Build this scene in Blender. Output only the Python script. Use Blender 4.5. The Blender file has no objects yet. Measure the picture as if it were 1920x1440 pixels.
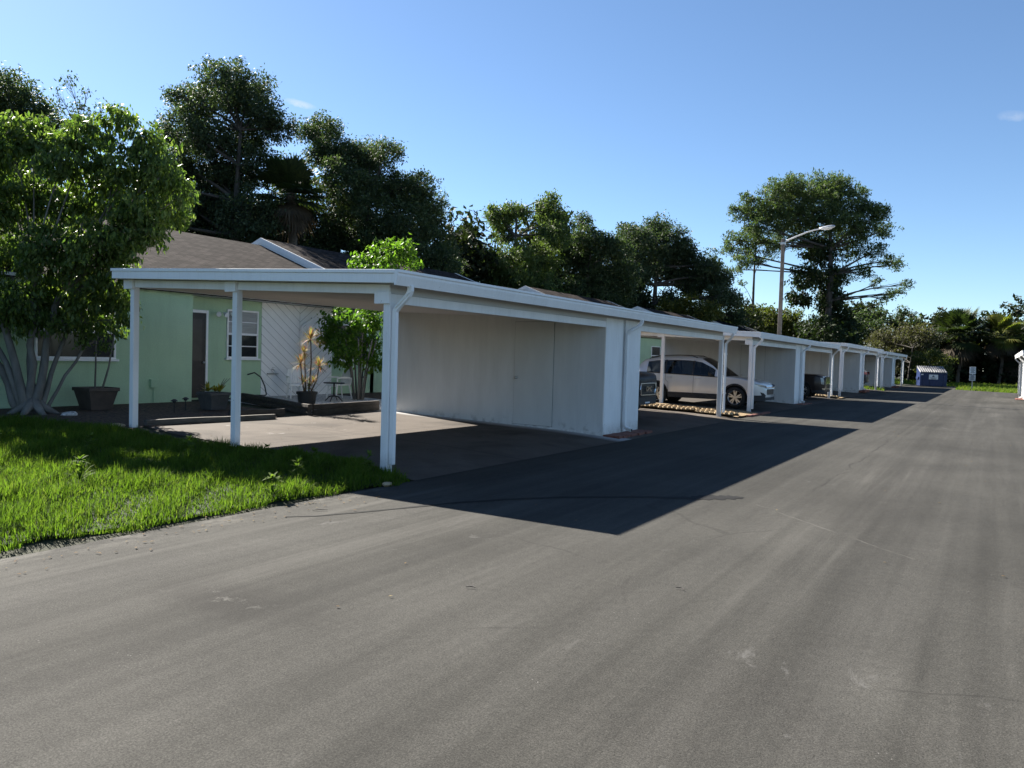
import bpy, bmesh, math, random
import numpy as np
from mathutils import Vector, Matrix
random.seed(7); RNG = np.random.RandomState(11)
scene = bpy.context.scene
COL = scene.collection
R = math.radians

# ------------------------------------------------------------------ object helpers
class MB:
    """collects shapes for ONE mesh object"""
    def __init__(s): s.v = []; s.f = []
    def add(s, vs, fs):
        n = len(s.v); s.v += [tuple(p) for p in vs]; s.f += [tuple(i + n for i in f) for f in fs]
    def box(s, x0, x1, y0, y1, z0, z1):
        s.add([(x0,y0,z0),(x1,y0,z0),(x1,y1,z0),(x0,y1,z0),(x0,y0,z1),(x1,y0,z1),(x1,y1,z1),(x0,y1,z1)],
              [(0,3,2,1),(4,5,6,7),(0,1,5,4),(1,2,6,5),(2,3,7,6),(3,0,4,7)])
    def hexa(s, p):     # 8 points, bottom ring then top ring
        s.add(p, [(0,3,2,1),(4,5,6,7),(0,1,5,4),(1,2,6,5),(2,3,7,6),(3,0,4,7)])
    def obox(s, c, dx, dy, dz):   # box from centre and three half-axis vectors
        c, dx, dy, dz = Vector(c), Vector(dx), Vector(dy), Vector(dz)
        s.hexa([c-dx-dy-dz, c+dx-dy-dz, c+dx+dy-dz, c-dx+dy-dz, c-dx-dy+dz, c+dx-dy+dz, c+dx+dy+dz, c-dx+dy+dz])
    def tube(s, pts, rad, n=8, cap=True, flat=1.0):
        pts = [Vector(p) for p in pts]
        if not hasattr(rad, '__len__'): rad = [rad]*len(pts)
        prev = None; rings = []
        for i, p in enumerate(pts):
            t = (pts[min(i+1,len(pts)-1)] - pts[max(i-1,0)])
            t = t.normalized() if t.length > 1e-9 else Vector((0,0,1))
            if prev is None:
                a = Vector((0,1,0)) if abs(t.y) < .9 else Vector((1,0,0))
                u = t.cross(a).normalized()
            else:
                u = (prev - t*prev.dot(t)); u = u.normalized() if u.length > 1e-6 else t.orthogonal().normalized()
            prev = u; w = t.cross(u)
            rings.append([p + (u*math.cos(2*math.pi*(k+.5)/n) + w*math.sin(2*math.pi*(k+.5)/n)*flat)*rad[i] for k in range(n)])
        vs = [q for r in rings for q in r]; fs = []
        for i in range(len(rings)-1):
            for k in range(n):
                fs.append((i*n+k, i*n+(k+1)%n, (i+1)*n+(k+1)%n, (i+1)*n+k))
        if cap:
            fs.append(tuple(range(n-1,-1,-1))); m = (len(rings)-1)*n; fs.append(tuple(range(m, m+n)))
        s.add(vs, fs)
    def lathe(s, prof, c=(0,0,0), axis='z', n=24):
        vs = []; fs = []
        for r, h in prof:
            for k in range(n):
                a = 2*math.pi*k/n
                x, y = r*math.cos(a), r*math.sin(a)
                p = (x,y,h) if axis == 'z' else ((x,h,y) if axis == 'y' else (h,x,y))
                vs.append((p[0]+c[0], p[1]+c[1], p[2]+c[2]))
        for i in range(len(prof)-1):
            for k in range(n):
                fs.append((i*n+k, i*n+(k+1)%n, (i+1)*n+(k+1)%n, (i+1)*n+k))
        s.add(vs, fs)
    def build(s, name, mat, parent=None, smooth=False, bevel=0, segs=2, fix=True):
        me = bpy.data.meshes.new(name); me.from_pydata(s.v, [], s.f); me.update()
        if fix:
            bm = bmesh.new(); bm.from_mesh(me); bmesh.ops.recalc_face_normals(bm, faces=bm.faces); bm.to_mesh(me); bm.free()
        if mat: me.materials.append(mat)
        if smooth: me.polygons.foreach_set('use_smooth', [True]*len(me.polygons))
        o = bpy.data.objects.new(name, me); COL.objects.link(o)
        if parent: o.parent = parent
        if bevel:
            m = o.modifiers.new('edge', 'BEVEL'); m.width = bevel; m.segments = segs; m.limit_method = 'ANGLE'; m.angle_limit = R(40)
        return o

def np_mesh(name, V, F, mat, parent=None, smooth=False):
    """V (n,3) float array, F (m,k) int array"""
    me = bpy.data.meshes.new(name); k = F.shape[1]
    me.vertices.add(len(V)); me.vertices.foreach_set('co', V.astype(np.float32).ravel())
    me.loops.add(F.size); me.loops.foreach_set('vertex_index', F.astype(np.int32).ravel())
    me.polygons.add(len(F)); me.polygons.foreach_set('loop_start', np.arange(0, F.size, k, dtype=np.int32))
    me.polygons.foreach_set('loop_total', np.full(len(F), k, dtype=np.int32))
    me.update(calc_edges=True); me.validate()
    if smooth: me.polygons.foreach_set('use_smooth', [True]*len(me.polygons))
    me.materials.append(mat)
    o = bpy.data.objects.new(name, me); COL.objects.link(o)
    if parent: o.parent = parent
    return o

def thing(name, label, cat, loc=(0,0,0), rz=0, group=None):
    o = bpy.data.objects.new(name, None); COL.objects.link(o); o.empty_display_size = .2
    o.location = loc; o.rotation_euler = (0,0,rz); o['label'] = label; o['category'] = cat
    if group: o['group'] = group
    return o
def tag(o, label, cat, group=None):
    o['label'] = label; o['category'] = cat
    if group: o['group'] = group
    return o
def struct(o): o['kind'] = 'structure'; return o
def stuff(o, label=None, cat=None):
    o['kind'] = 'stuff'
    if label: o['label'] = label; o['category'] = cat
    return o
def copy_tree(o, parent=None):
    c = o.copy(); COL.objects.link(c)
    if parent: c.parent = parent
    for ch in list(o.children): copy_tree(ch, c)
    return c
def recentre(o, base):
    """moves a mesh object's origin to base (world) keeping its geometry in place"""
    b = Vector(base); o.data.transform(Matrix.Translation(-b)); o.location = b; return o

# ------------------------------------------------------------------ material helpers
def new_mat(name):
    m = bpy.data.materials.new(name); m.use_nodes = True
    nt = m.node_tree; return m, nt, nt.nodes['Principled BSDF']
def N(nt, t, **kw):
    n = nt.nodes.new(t)
    for k, v in kw.items():
        if k in n.inputs.keys(): n.inputs[k].default_value = v
        else: setattr(n, k, v)
    return n
def c4(c): return (c[0], c[1], c[2], 1)
def noise(nt, vec, scale, detail=4, rough=.55, dist=0):
    n = N(nt, 'ShaderNodeTexNoise'); n.inputs['Scale'].default_value = scale; n.inputs['Detail'].default_value = detail
    n.inputs['Roughness'].default_value = rough; n.inputs['Distortion'].default_value = dist
    nt.links.new(vec, n.inputs['Vector']); return n.outputs['Fac']
def coords(nt, scale=(1,1,1), rot=(0,0,0), which='Object'):
    tc = N(nt, 'ShaderNodeTexCoord'); mp = N(nt, 'ShaderNodeMapping'); mp.inputs['Scale'].default_value = scale
    mp.inputs['Rotation'].default_value = rot
    nt.links.new(tc.outputs[which], mp.inputs['Vector']); return mp.outputs['Vector']
def ramp(nt, fac, stops):
    r = N(nt, 'ShaderNodeValToRGB'); e = r.color_ramp.elements
    while len(e) > 1: e.remove(e[-1])
    for i, (p, c) in enumerate(stops):
        el = e[0] if i == 0 else e.new(p)
        el.position = p; el.color = c4(c) if hasattr(c, '__len__') else (c,c,c,1)
    nt.links.new(fac, r.inputs['Fac']); return r.outputs['Color']
def mix(nt, fac, a, b, mode='MIX'):
    m = N(nt, 'ShaderNodeMix', data_type='RGBA', blend_type=mode)
    for sock, val in ((m.inputs[0], fac), (m.inputs[6], a), (m.inputs[7], b)):
        if hasattr(val, 'is_output'): nt.links.new(val, sock)
        elif hasattr(val, '__len__'): sock.default_value = c4(val)
        else: sock.default_value = val
    return m.outputs[2]
def math_n(nt, op, a, b=0.0, clamp=False):
    m = N(nt, 'ShaderNodeMath', operation=op); m.use_clamp = clamp
    for i, val in enumerate((a, b)):
        if hasattr(val, 'is_output'): nt.links.new(val, m.inputs[i])
        else: m.inputs[i].default_value = val
    return m.outputs[0]
def bump(nt, bs, h, strength=.3, dist=.01):
    b = N(nt, 'ShaderNodeBump'); b.inputs['Strength'].default_value = strength; b.inputs['Distance'].default_value = dist
    nt.links.new(h, b.inputs['Height']); nt.links.new(b.outputs[0], bs.inputs['Normal'])
def pmat(name, c1, c2, scale=4, rough=.6, bmp=0, bscale=40, spec=.4, metal=0, stretch=(1,1,1), bdist=.005):
    m, nt, bs = new_mat(name); v = coords(nt, stretch)
    f = noise(nt, v, scale, 5, .6)
    nt.links.new(ramp(nt, f, [(.3, c1), (.7, c2)]), bs.inputs['Base Color'])
    bs.inputs['Roughness'].default_value = rough; bs.inputs['Specular IOR Level'].default_value = spec; bs.inputs['Metallic'].default_value = metal
    if bmp: bump(nt, bs, noise(nt, v, bscale, 4), bmp, bdist)
    return m
def leaf_mat(name, cols, trans=.35, rough=.45, spec=.35, tcol=None):
    """each leaf gets its own colour out of cols"""
    m = bpy.data.materials.new(name); m.use_nodes = True; nt = m.node_tree; nt.nodes.clear()
    out = N(nt, 'ShaderNodeOutputMaterial'); g = N(nt, 'ShaderNodeNewGeometry')
    stops = [(i/(max(1,len(cols)-1)), c) for i, c in enumerate(cols)]
    col = ramp(nt, g.outputs['Random Per Island'], stops)
    bs = N(nt, 'ShaderNodeBsdfPrincipled'); bs.inputs['Roughness'].default_value = rough; bs.inputs['Specular IOR Level'].default_value = spec
    nt.links.new(col, bs.inputs['Base Color'])
    tr = N(nt, 'ShaderNodeBsdfTranslucent'); nt.links.new(mix(nt, 1.0, col, tcol or (1.5,1.7,.7), 'MULTIPLY'), tr.inputs['Color'])
    ms = N(nt, 'ShaderNodeMixShader'); ms.inputs[0].default_value = trans
    nt.links.new(bs.outputs[0], ms.inputs[1]); nt.links.new(tr.outputs[0], ms.inputs[2]); nt.links.new(ms.outputs[0], out.inputs['Surface'])
    return m

# ------------------------------------------------------------------ the materials
M = {}
def white_paint(name, c=.80, warm=(1,1,1), dirt=.10):
    m, nt, bs = new_mat(name); v = coords(nt, (1,1,.35))
    f = noise(nt, v, 2.2, 6, .65); f2 = noise(nt, coords(nt), 26, 4, .6)
    a = tuple(c*w for w in warm); b = tuple(c*w*(1-dirt) for w in warm)
    col = ramp(nt, f, [(.32, b), (.6, a)])
    col = mix(nt, 1.0, col, ramp(nt, noise(nt, coords(nt, (9,9,.5)), 3, 5, .7), [(.3, (.935,.93,.915)), (.5, (1,1,1))]), 'MULTIPLY')
    chip = math_n(nt, 'MULTIPLY', ramp(nt, f2, [(.27, 1.0), (.31, 0.0)]), ramp(nt, noise(nt, coords(nt), 1.7, 3), [(.5, 0.0), (.58, .9)]))
    col = mix(nt, chip, col, (.20,.17,.14))
    tc = N(nt, 'ShaderNodeTexCoord'); sp = N(nt, 'ShaderNodeSeparateXYZ'); nt.links.new(tc.outputs['Object'], sp.inputs[0])
    foot = math_n(nt, 'MULTIPLY', ramp(nt, math_n(nt, 'ADD', sp.outputs['Z'], math_n(nt, 'MULTIPLY', f2, .18)), [(.12, .75), (.42, 0.0)]), ramp(nt, noise(nt, coords(nt), 9, 5, .7), [(.35, .3), (.65, 1.0)]))
    nt.links.new(mix(nt, foot, col, (.24,.22,.19)), bs.inputs['Base Color'])
    bs.inputs['Roughness'].default_value = .5; bs.inputs['Specular IOR Level'].default_value = .35
    bump(nt, bs, noise(nt, coords(nt, (1,1,.12)), 30, 5), .12, .004); return m
M['white'] = white_paint('white_paint', .84, (1,1,1.0))
M['white_trim'] = white_paint('white_trim', .86, (1,1,1.0), .05)
def siding_paint():
    """painted grooved sheet siding: vertical grooves every 0.2 m and weather along the foot"""
    m, nt, bs = new_mat('grooved_sheet'); tc = N(nt, 'ShaderNodeTexCoord'); sp = N(nt, 'ShaderNodeSeparateXYZ')
    nt.links.new(tc.outputs['Object'], sp.inputs[0])
    s = math_n(nt, 'FRACT', math_n(nt, 'MULTIPLY', sp.outputs['X'], 4.9))
    gr = math_n(nt, 'LESS_THAN', s, .045)
    v = coords(nt, (1,1,.25)); f = noise(nt, v, 3, 6, .65)
    col = ramp(nt, f, [(.3, (.57,.57,.565)), (.65, (.63,.63,.625))])
    col = mix(nt, math_n(nt, 'MULTIPLY', gr, .07), col, (.35,.35,.34))
    foot = math_n(nt, 'MULTIPLY', ramp(nt, sp.outputs['Z'], [(.14, 1.0), (.34, 0.0)]), ramp(nt, noise(nt, coords(nt), 6, 5), [(.5, 0.0), (.62, .6)]))
    scuff = math_n(nt, 'MULTIPLY', ramp(nt, noise(nt, coords(nt, (1.6,1,4)), 2.6, 6, .75, .8), [(.68, 0.0), (.76, .25)]), ramp(nt, noise(nt, coords(nt), .5, 2), [(.45, 0.0), (.6, 1.0)]))
    col = mix(nt, scuff, col, (.36,.35,.33)); col = mix(nt, 1.0, col, ramp(nt, noise(nt, coords(nt, (5,5,.35)), 2, 5, .7), [(.3, .95), (.55, 1.0)]), 'MULTIPLY')
    nt.links.new(mix(nt, foot, col, (.22,.21,.2)), bs.inputs['Base Color']); bs.inputs['Roughness'].default_value = .55
    bump(nt, bs, math_n(nt, 'SUBTRACT', noise(nt, coords(nt, (1,1,.1)), 40, 4), gr), .2, .004); return m
M['sheet'] = siding_paint()
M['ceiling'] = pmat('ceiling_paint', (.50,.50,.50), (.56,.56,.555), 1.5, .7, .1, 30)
M['door_paint'] = pmat('door_paint', (.56,.56,.55), (.62,.62,.61), 2.5, .5, .08, 30, stretch=(1,1,.3))
M['gutter'] = white_paint('gutter_enamel', .86, (1,1,1), .07)
M['roof_deck'] = pmat('roof_sheet', (.55,.55,.54), (.66,.66,.65), 2, .6)
M['brick'] = pmat('red_brick', (.12,.045,.035), (.22,.09,.065), 9, .85, .4, 60)
M['steel'] = pmat('steel', (.45,.45,.45), (.6,.6,.6), 8, .3, metal=.9)
M['dark_hole'] = pmat('dark_gap', (.012,.012,.013), (.02,.02,.02), 5, .8)

def green_stucco():
    m, nt, bs = new_mat('mint_stucco'); v = coords(nt)
    col = ramp(nt, noise(nt, v, .9, 6, .6), [(.28, (.37,.52,.35)), (.72, (.44,.60,.41))])
    col = mix(nt, 1.0, col, ramp(nt, noise(nt, coords(nt, (1,4,.4)), 1.6, 6, .7), [(.28, .91), (.5, 1.0)]), 'MULTIPLY')
    col = mix(nt, 1.0, col, ramp(nt, noise(nt, v, 40, 4, .75), [(.3, .86), (.6, 1.05)]), 'MULTIPLY')
    nt.links.new(col, bs.inputs['Base Color']); bs.inputs['Roughness'].default_value = .85; bs.inputs['Specular IOR Level'].default_value = .15
    bump(nt, bs, noise(nt, v, 38, 5, .75), .6, .012); return m
M['mint'] = green_stucco()
def diag_siding(name, sgn):
    m, nt, bs = new_mat(name); tc = N(nt, 'ShaderNodeTexCoord'); sp = N(nt, 'ShaderNodeSeparateXYZ')
    nt.links.new(tc.outputs['Object'], sp.inputs[0])
    d = math_n(nt, 'ADD' if sgn > 0 else 'SUBTRACT', math_n(nt, 'MULTIPLY', sp.outputs['Y'], 1.0), math_n(nt, 'MULTIPLY', sp.outputs['Z'], 1.3))
    g = math_n(nt, 'LESS_THAN', math_n(nt, 'FRACT', math_n(nt, 'MULTIPLY', d, 3.0)), .06)
    col = mix(nt, g, ramp(nt, noise(nt, coords(nt), 3, 5), [(.3, (.80,.80,.79)), (.7, (.86,.86,.85))]), (.30,.305,.31))
    nt.links.new(col, bs.inputs['Base Color']); bs.inputs['Roughness'].default_value = .6
    bump(nt, bs, g, -.5, .01); return m
M['diag_a'] = diag_siding('diagonal_boards_falling', 1); M['diag_b'] = diag_siding('diagonal_boards_rising', -1)
def shingles(name, c1, c2):
    m, nt, bs = new_mat(name); tc = N(nt, 'ShaderNodeTexCoord'); mp = N(nt, 'ShaderNodeMapping')
    mp.inputs['Rotation'].default_value = (0,0,R(90)); nt.links.new(tc.outputs['Object'], mp.inputs['Vector'])
    br = N(nt, 'ShaderNodeTexBrick'); br.inputs['Scale'].default_value = 1.0; br.inputs['Brick Width'].default_value = .32; br.inputs['Row Height'].default_value = .135
    br.inputs['Mortar Size'].default_value = .016; br.inputs['Color1'].default_value = c4(c1); br.inputs['Color2'].default_value = c4(c2)
    br.inputs['Mortar'].default_value = c4(tuple(x*.35 for x in c1)); br.inputs['Bias'].default_value = 0
    nt.links.new(mp.outputs[0], br.inputs['Vector'])
    f = ramp(nt, noise(nt, coords(nt), .7, 6, .7), [(.3, .72), (.7, 1.15)])
    f2 = ramp(nt, noise(nt, coords(nt, (7.4,1.2,7.4)), 2.2, 3, .7), [(.3, .62), (.7, 1.4)])
    nt.links.new(mix(nt, 1.0, mix(nt, 1.0, br.outputs['Color'], f, 'MULTIPLY'), f2, 'MULTIPLY'), bs.inputs['Base Color'])
    bs.inputs['Roughness'].default_value = .95; bs.inputs['Specular IOR Level'].default_value = .03; bump(nt, bs, br.outputs['Fac'], -.6, .01); return m
M['shingle'] = shingles('brown_shingle', (.026,.021,.0195), (.066,.054,.049))
M['shingle_dark'] = shingles('charcoal_shingle', (.014,.015,.02), (.022,.024,.029))
M['pane'] = pmat('window_glass', (.012,.014,.016), (.03,.034,.036), 1.2, .12, spec=.35)
M['blind'] = pmat('window_blind', (.30,.31,.30), (.40,.41,.40), 2, .6, stretch=(1,1,12))

def asphalt():
    m, nt, bs = new_mat('asphalt'); v = coords(nt)
    streak = noise(nt, coords(nt, (.85,.06,1), (0,0,R(3))), 1.0, 7, .66, .5)
    streak2 = noise(nt, coords(nt, (2.3,.16,1), (0,0,R(-4))), 1.0, 6, .7, .6)
    blot = noise(nt, v, .33, 5, .6, .4)
    col = ramp(nt, streak, [(.30, (.0375,.0358,.0312)), (.5, (.0465,.0445,.0392)), (.70, (.0575,.055,.049))])
    col = mix(nt, 1.0, col, ramp(nt, streak2, [(.3, .87), (.7, 1.14)]), 'MULTIPLY')
    col = mix(nt, 1.0, col, ramp(nt, blot, [(.3, .74), (.68, 1.14)]), 'MULTIPLY')
    mid = noise(nt, v, 14, 5, .75)
    col = mix(nt, 1.0, col, ramp(nt, mid, [(.25, .80), (.75, 1.18)]), 'MULTIPLY')
    agg = noise(nt, v, 130, 3, .8)
    col = mix(nt, 1.0, col, ramp(nt, agg, [(.28, .45), (.5, 1.0), (.72, 1.55)]), 'MULTIPLY')
    # pale chips of stone
    vo = N(nt, 'ShaderNodeTexVoronoi'); vo.inputs['Scale'].default_value = 26; nt.links.new(v, vo.inputs['Vector'])
    chip = math_n(nt, 'MULTIPLY', math_n(nt, 'LESS_THAN', vo.outputs['Distance'], .10), ramp(nt, noise(nt, v, 1.1, 4, .7), [(.57, 0.0), (.68, .55)]))
    col = mix(nt, chip, col, (.26,.25,.23))
    sp0 = N(nt, 'ShaderNodeSeparateXYZ'); nt.links.new(v, sp0.inputs[0])
    dx = math_n(nt, 'MULTIPLY', math_n(nt, 'SUBTRACT', sp0.outputs['X'], 2.7), 1.1); dy = math_n(nt, 'MULTIPLY', math_n(nt, 'ADD', sp0.outputs['Y'], 4.75), 2.6)
    rad = math_n(nt, 'ADD', math_n(nt, 'SQRT', math_n(nt, 'ADD', math_n(nt, 'MULTIPLY', dx, dx), math_n(nt, 'MULTIPLY', dy, dy))), math_n(nt, 'MULTIPLY', math_n(nt, 'SUBTRACT', noise(nt, v, 2.2, 5, .7), .5), 1.6))
    col = mix(nt, ramp(nt, rad, [(.25, .8), (1.15, 0.0)]), col, (.024,.0225,.02))
    col = mix(nt, math_n(nt, 'MULTIPLY', ramp(nt, rad, [(.3, 1.0), (.7, 0.0)]), ramp(nt, noise(nt, v, 5, 5, .8), [(.58, 0.0), (.66, .6)])), col, (.12,.115,.105))
    col = mix(nt, 1.0, col, ramp(nt, noise(nt, v, 75, 2, .6), [(.3, .74), (.5, 1.0), (.7, 1.3)]), 'MULTIPLY')
    # long tyre-polished streaks down the lane
    ty = noise(nt, coords(nt, (3.4,.03,1), (0,0,R(1))), 1.0, 4, .6, .35)
    col = mix(nt, 1.0, col, ramp(nt, ty, [(.34, .87), (.5, 1.0), (.66, 1.15)]), 'MULTIPLY')
    ty2 = math_n(nt, 'MULTIPLY', ramp(nt, noise(nt, coords(nt, (1.15,.045,1), (0,0,R(-7))), 1.0, 5, .7, .3), [(.58, 0.0), (.74, .36)]), ramp(nt, noise(nt, v, .16, 2), [(.42, 0.0), (.56, 1.0)]))
    col = mix(nt, ty2, col, (.135,.128,.115))
    # the paver's seam, a pale crack and fine branching cracks
    wob = math_n(nt, 'MULTIPLY', math_n(nt, 'SUBTRACT', noise(nt, v, .9, 5, .6), .5), .35)
    sx_ = math_n(nt, 'ABSOLUTE', math_n(nt, 'ADD', math_n(nt, 'SUBTRACT', sp0.outputs['X'], 5.12), wob))
    seam = math_n(nt, 'MULTIPLY', math_n(nt, 'LESS_THAN', sx_, .017), math_n(nt, 'MULTIPLY', math_n(nt, 'GREATER_THAN', sp0.outputs['Y'], 2.6), ramp(nt, noise(nt, v, 1.3, 4, .7), [(.40, 0.0), (.56, .55)])))
    col = mix(nt, seam, col, (.02,.019,.017))
    cd = math_n(nt, 'ABSOLUTE', math_n(nt, 'ADD', math_n(nt, 'ADD', math_n(nt, 'MULTIPLY', math_n(nt, 'SUBTRACT', sp0.outputs['X'], 4.59), .685), math_n(nt, 'MULTIPLY', math_n(nt, 'SUBTRACT', sp0.outputs['Y'], 1.44), .729)), math_n(nt, 'MULTIPLY', wob, .5)))
    ct = math_n(nt, 'SUBTRACT', math_n(nt, 'MULTIPLY', math_n(nt, 'SUBTRACT', sp0.outputs['X'], 4.59), .729), math_n(nt, 'MULTIPLY', math_n(nt, 'SUBTRACT', sp0.outputs['Y'], 1.44), .685))
    crk = math_n(nt, 'MULTIPLY', math_n(nt, 'LESS_THAN', cd, .010), math_n(nt, 'MULTIPLY', math_n(nt, 'GREATER_THAN', ct, .2), math_n(nt, 'LESS_THAN', ct, 2.9)))
    col = mix(nt, math_n(nt, 'MULTIPLY', crk, ramp(nt, noise(nt, v, 2.2, 4, .7), [(.42, 0.0), (.6, .45)])), col, (.14,.133,.12))
    wv = N(nt, 'ShaderNodeMix', data_type='VECTOR'); nn = N(nt, 'ShaderNodeTexNoise'); nn.inputs['Scale'].default_value = 1.6; nn.inputs['Detail'].default_value = 5; nt.links.new(v, nn.inputs['Vector'])
    wv.inputs[0].default_value = .22; nt.links.new(v, wv.inputs[4]); nt.links.new(nn.outputs['Color'], wv.inputs[5])
    ve = N(nt, 'ShaderNodeTexVoronoi', feature='DISTANCE_TO_EDGE'); ve.inputs['Scale'].default_value = .42; nt.links.new(wv.outputs[1], ve.inputs['Vector'])
    fine = math_n(nt, 'MULTIPLY', math_n(nt, 'LESS_THAN', ve.outputs['Distance'], .0045), ramp(nt, noise(nt, v, .35, 3, .6), [(.54, 0.0), (.60, .32)]))
    col = mix(nt, fine, col, (.02,.019,.017))
    # sand washed along the lawn edge and scuffs
    sp = N(nt, 'ShaderNodeSeparateXYZ'); nt.links.new(v, sp.inputs[0])
    edge = ramp(nt, math_n(nt, 'MULTIPLY', math_n(nt, 'SUBTRACT', sp.outputs['X'], .4), .6), [(.0, 1.0), (.42, 0.0)])
    ymask = ramp(nt, math_n(nt, 'MULTIPLY', math_n(nt, 'ADD', sp.outputs['Y'], 8.0), .1), [(.68, 1.0), (.78, 0.0)])
    sand = math_n(nt, 'MULTIPLY', math_n(nt, 'MULTIPLY', edge, ymask), ramp(nt, noise(nt, coords(nt, (1,.5,1)), 4, 6, .7), [(.46, 0.0), (.66, .75)]))
    col = mix(nt, sand, col, (.17,.16,.14))
    scuff = math_n(nt, 'MULTIPLY', ramp(nt, noise(nt, coords(nt, (2.2,.9,1), (0,0,R(35))), 1.3, 6, .75, .8), [(.63, 0.0), (.70, .45)]), ramp(nt, noise(nt, v, .21, 2), [(.5, 0.0), (.6, 1.0)]))
    col = mix(nt, scuff, col, (.13,.125,.118))
    nt.links.new(col, bs.inputs['Base Color'])
    bs.inputs['Roughness'].default_value = .9; bs.inputs['Specular IOR Level'].default_value = .12
    h = math_n(nt, 'ADD', math_n(nt, 'MULTIPLY', agg, .5), mid)
    bump(nt, bs, h, .5, .012); return m
M['asphalt'] = asphalt()
M['wet'] = pmat('damp_asphalt', (.015,.015,.0145), (.02,.0195,.019), 6, .8, .3, 110, spec=.1)
def concrete(name, c1, c2, wash=True):
    m, nt, bs = new_mat(name); v = coords(nt); sp = N(nt, 'ShaderNodeSeparateXYZ'); nt.links.new(v, sp.inputs[0])
    col = ramp(nt, noise(nt, v, .8, 6, .65, .3), [(.3, c1), (.7, c2)])
    col = mix(nt, 1.0, col, ramp(nt, noise(nt, v, 70, 4, .75), [(.3, .78), (.7, 1.18)]), 'MULTIPLY')
    oil = ramp(nt, noise(nt, v, .55, 4, .6, .6), [(.50, 0.0), (.68, .65)])
    col = mix(nt, oil, col, tuple(x*.42 for x in c1))
    jx = math_n(nt, 'LESS_THAN', math_n(nt, 'ABSOLUTE', math_n(nt, 'ADD', sp.outputs['X'], 3.05)), .011)
    jy = math_n(nt, 'LESS_THAN', math_n(nt, 'ABSOLUTE', math_n(nt, 'SUBTRACT', sp.outputs['Y'], 2.72)), .012)
    j = math_n(nt, 'MAXIMUM', jx, jy)
    col = mix(nt, j, col, (.035,.03,.027))
    if wash:   # white overspray on the slab along the closet foot, drips elsewhere
        d = math_n(nt, 'SUBTRACT', 7.0, sp.outputs['Y'])
        d = math_n(nt, 'ADD', d, math_n(nt, 'MULTIPLY', math_n(nt, 'LESS_THAN', d, -.2), 50.0))
        near = ramp(nt, math_n(nt, 'ADD', math_n(nt, 'MULTIPLY', d, 1.4), math_n(nt, 'MULTIPLY', noise(nt, v, 5, 5, .7), .4)), [(.48, .85), (1.0, 0.0)])
        drip = ramp(nt, noise(nt, coords(nt, (1.5,.7,1), (0,0,R(20))), 1.5, 6, .7, .5), [(.655, 0.0), (.70, .5)])
        col = mix(nt, math_n(nt, 'MAXIMUM', near, drip), col, (.40,.395,.39))
    nt.links.new(col, bs.inputs['Base Color']); bs.inputs['Roughness'].default_value = .85; bs.inputs['Specular IOR Level'].default_value = .12
    bump(nt, bs, math_n(nt, 'SUBTRACT', noise(nt, v, 60, 4), math_n(nt, 'MULTIPLY', j, 3)), .3, .006); return m
M['slab'] = concrete('stained_concrete', (.074,.061,.051), (.115,.098,.083))
M['slab_plain'] = concrete('old_concrete', (.06,.052,.046), (.088,.078,.068), False)
M['soil'] = pmat('soil', (.018,.02,.009), (.04,.042,.018), 3, .95, .6, 30, bdist=.03)
M['lawn'] = pmat('lawn_soil', (.01,.018,.005), (.022,.035,.01), 5, .95, .6, 40, bdist=.02)
M['mulch'] = pmat('mulch', (.014,.010,.008), (.13,.085,.06), 16, .95, 1.0, 24, bdist=.05)
M['gravel'] = pmat('white_gravel', (.14,.135,.13), (.80,.78,.75), 17, .9, 1.0, 24, bdist=.03)
M['bark'] = pmat('pale_bark', (.15,.095,.045), (.32,.23,.125), 26, .9, .8, 40, bdist=.02)
M['edger'] = pmat('cream_concrete', (.30,.22,.13), (.42,.33,.21), 8, .85, .4, 60)
M['timber'] = pmat('weathered_timber', (.03,.024,.02), (.08,.066,.054), 3, .85, .6, 22, stretch=(6,1,6), bdist=.01)
M['timber_pale'] = pmat('bleached_timber', (.07,.06,.05), (.14,.125,.105), 3, .85, .6, 22, stretch=(6,1,6), bdist=.01)
M['trunk'] = pmat('oak_bark', (.035,.03,.026), (.085,.075,.066), 7, .9, .8, 20, stretch=(1,1,.3), bdist=.03)
M['trunk_pale'] = pmat('ficus_bark', (.09,.087,.078), (.19,.18,.165), 5, .85, .5, 20, stretch=(1,1,.35), bdist=.015)
M['trunk_palm'] = pmat('palm_bark', (.07,.055,.042), (.15,.12,.095), 9, .9, .8, 16, stretch=(1,1,3), bdist=.03)
M['oak_leaf'] = leaf_mat('oak_leaves', [(.028,.044,.024), (.042,.064,.032), (.062,.090,.046), (.036,.052,.030), (.076,.102,.058)], .28, .6, .2)
M['oak_leaf_b'] = leaf_mat('live_oak_leaves', [(.030,.048,.022), (.046,.072,.032), (.068,.098,.044), (.040,.055,.030), (.082,.106,.056)], .3, .6, .2)
M['vine_leaf'] = leaf_mat('vine_leaves', [(.044,.070,.022), (.072,.106,.034), (.100,.135,.046), (.06,.08,.028)], .38, .6, .2)
M['pine_leaf'] = leaf_mat('pine_needles', [(.044,.070,.030), (.070,.102,.042), (.104,.132,.056)], .3, .6, .2)
M['ivy_leaf'] = leaf_mat('ivy_leaves', [(0.01302,0.02418,0.0093), (0.02046,0.03348,0.01209), (0.03162,0.0465,0.01488)], .25, .6, .2)
M['ficus_leaf'] = leaf_mat('ficus_leaves', [(.050,.088,.024), (.074,.120,.030), (.110,.160,.040), (.056,.085,.028), (.165,.205,.060)], .45, .45, .28)
M['bush_leaf'] = leaf_mat('ficus_bush_leaves', [(0.0434,0.09548,0.01389), (0.07378,0.1432,0.0191), (0.1128,0.191,0.02778), (0.06076,0.1128,0.01736)], .5, .5, .2)
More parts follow.
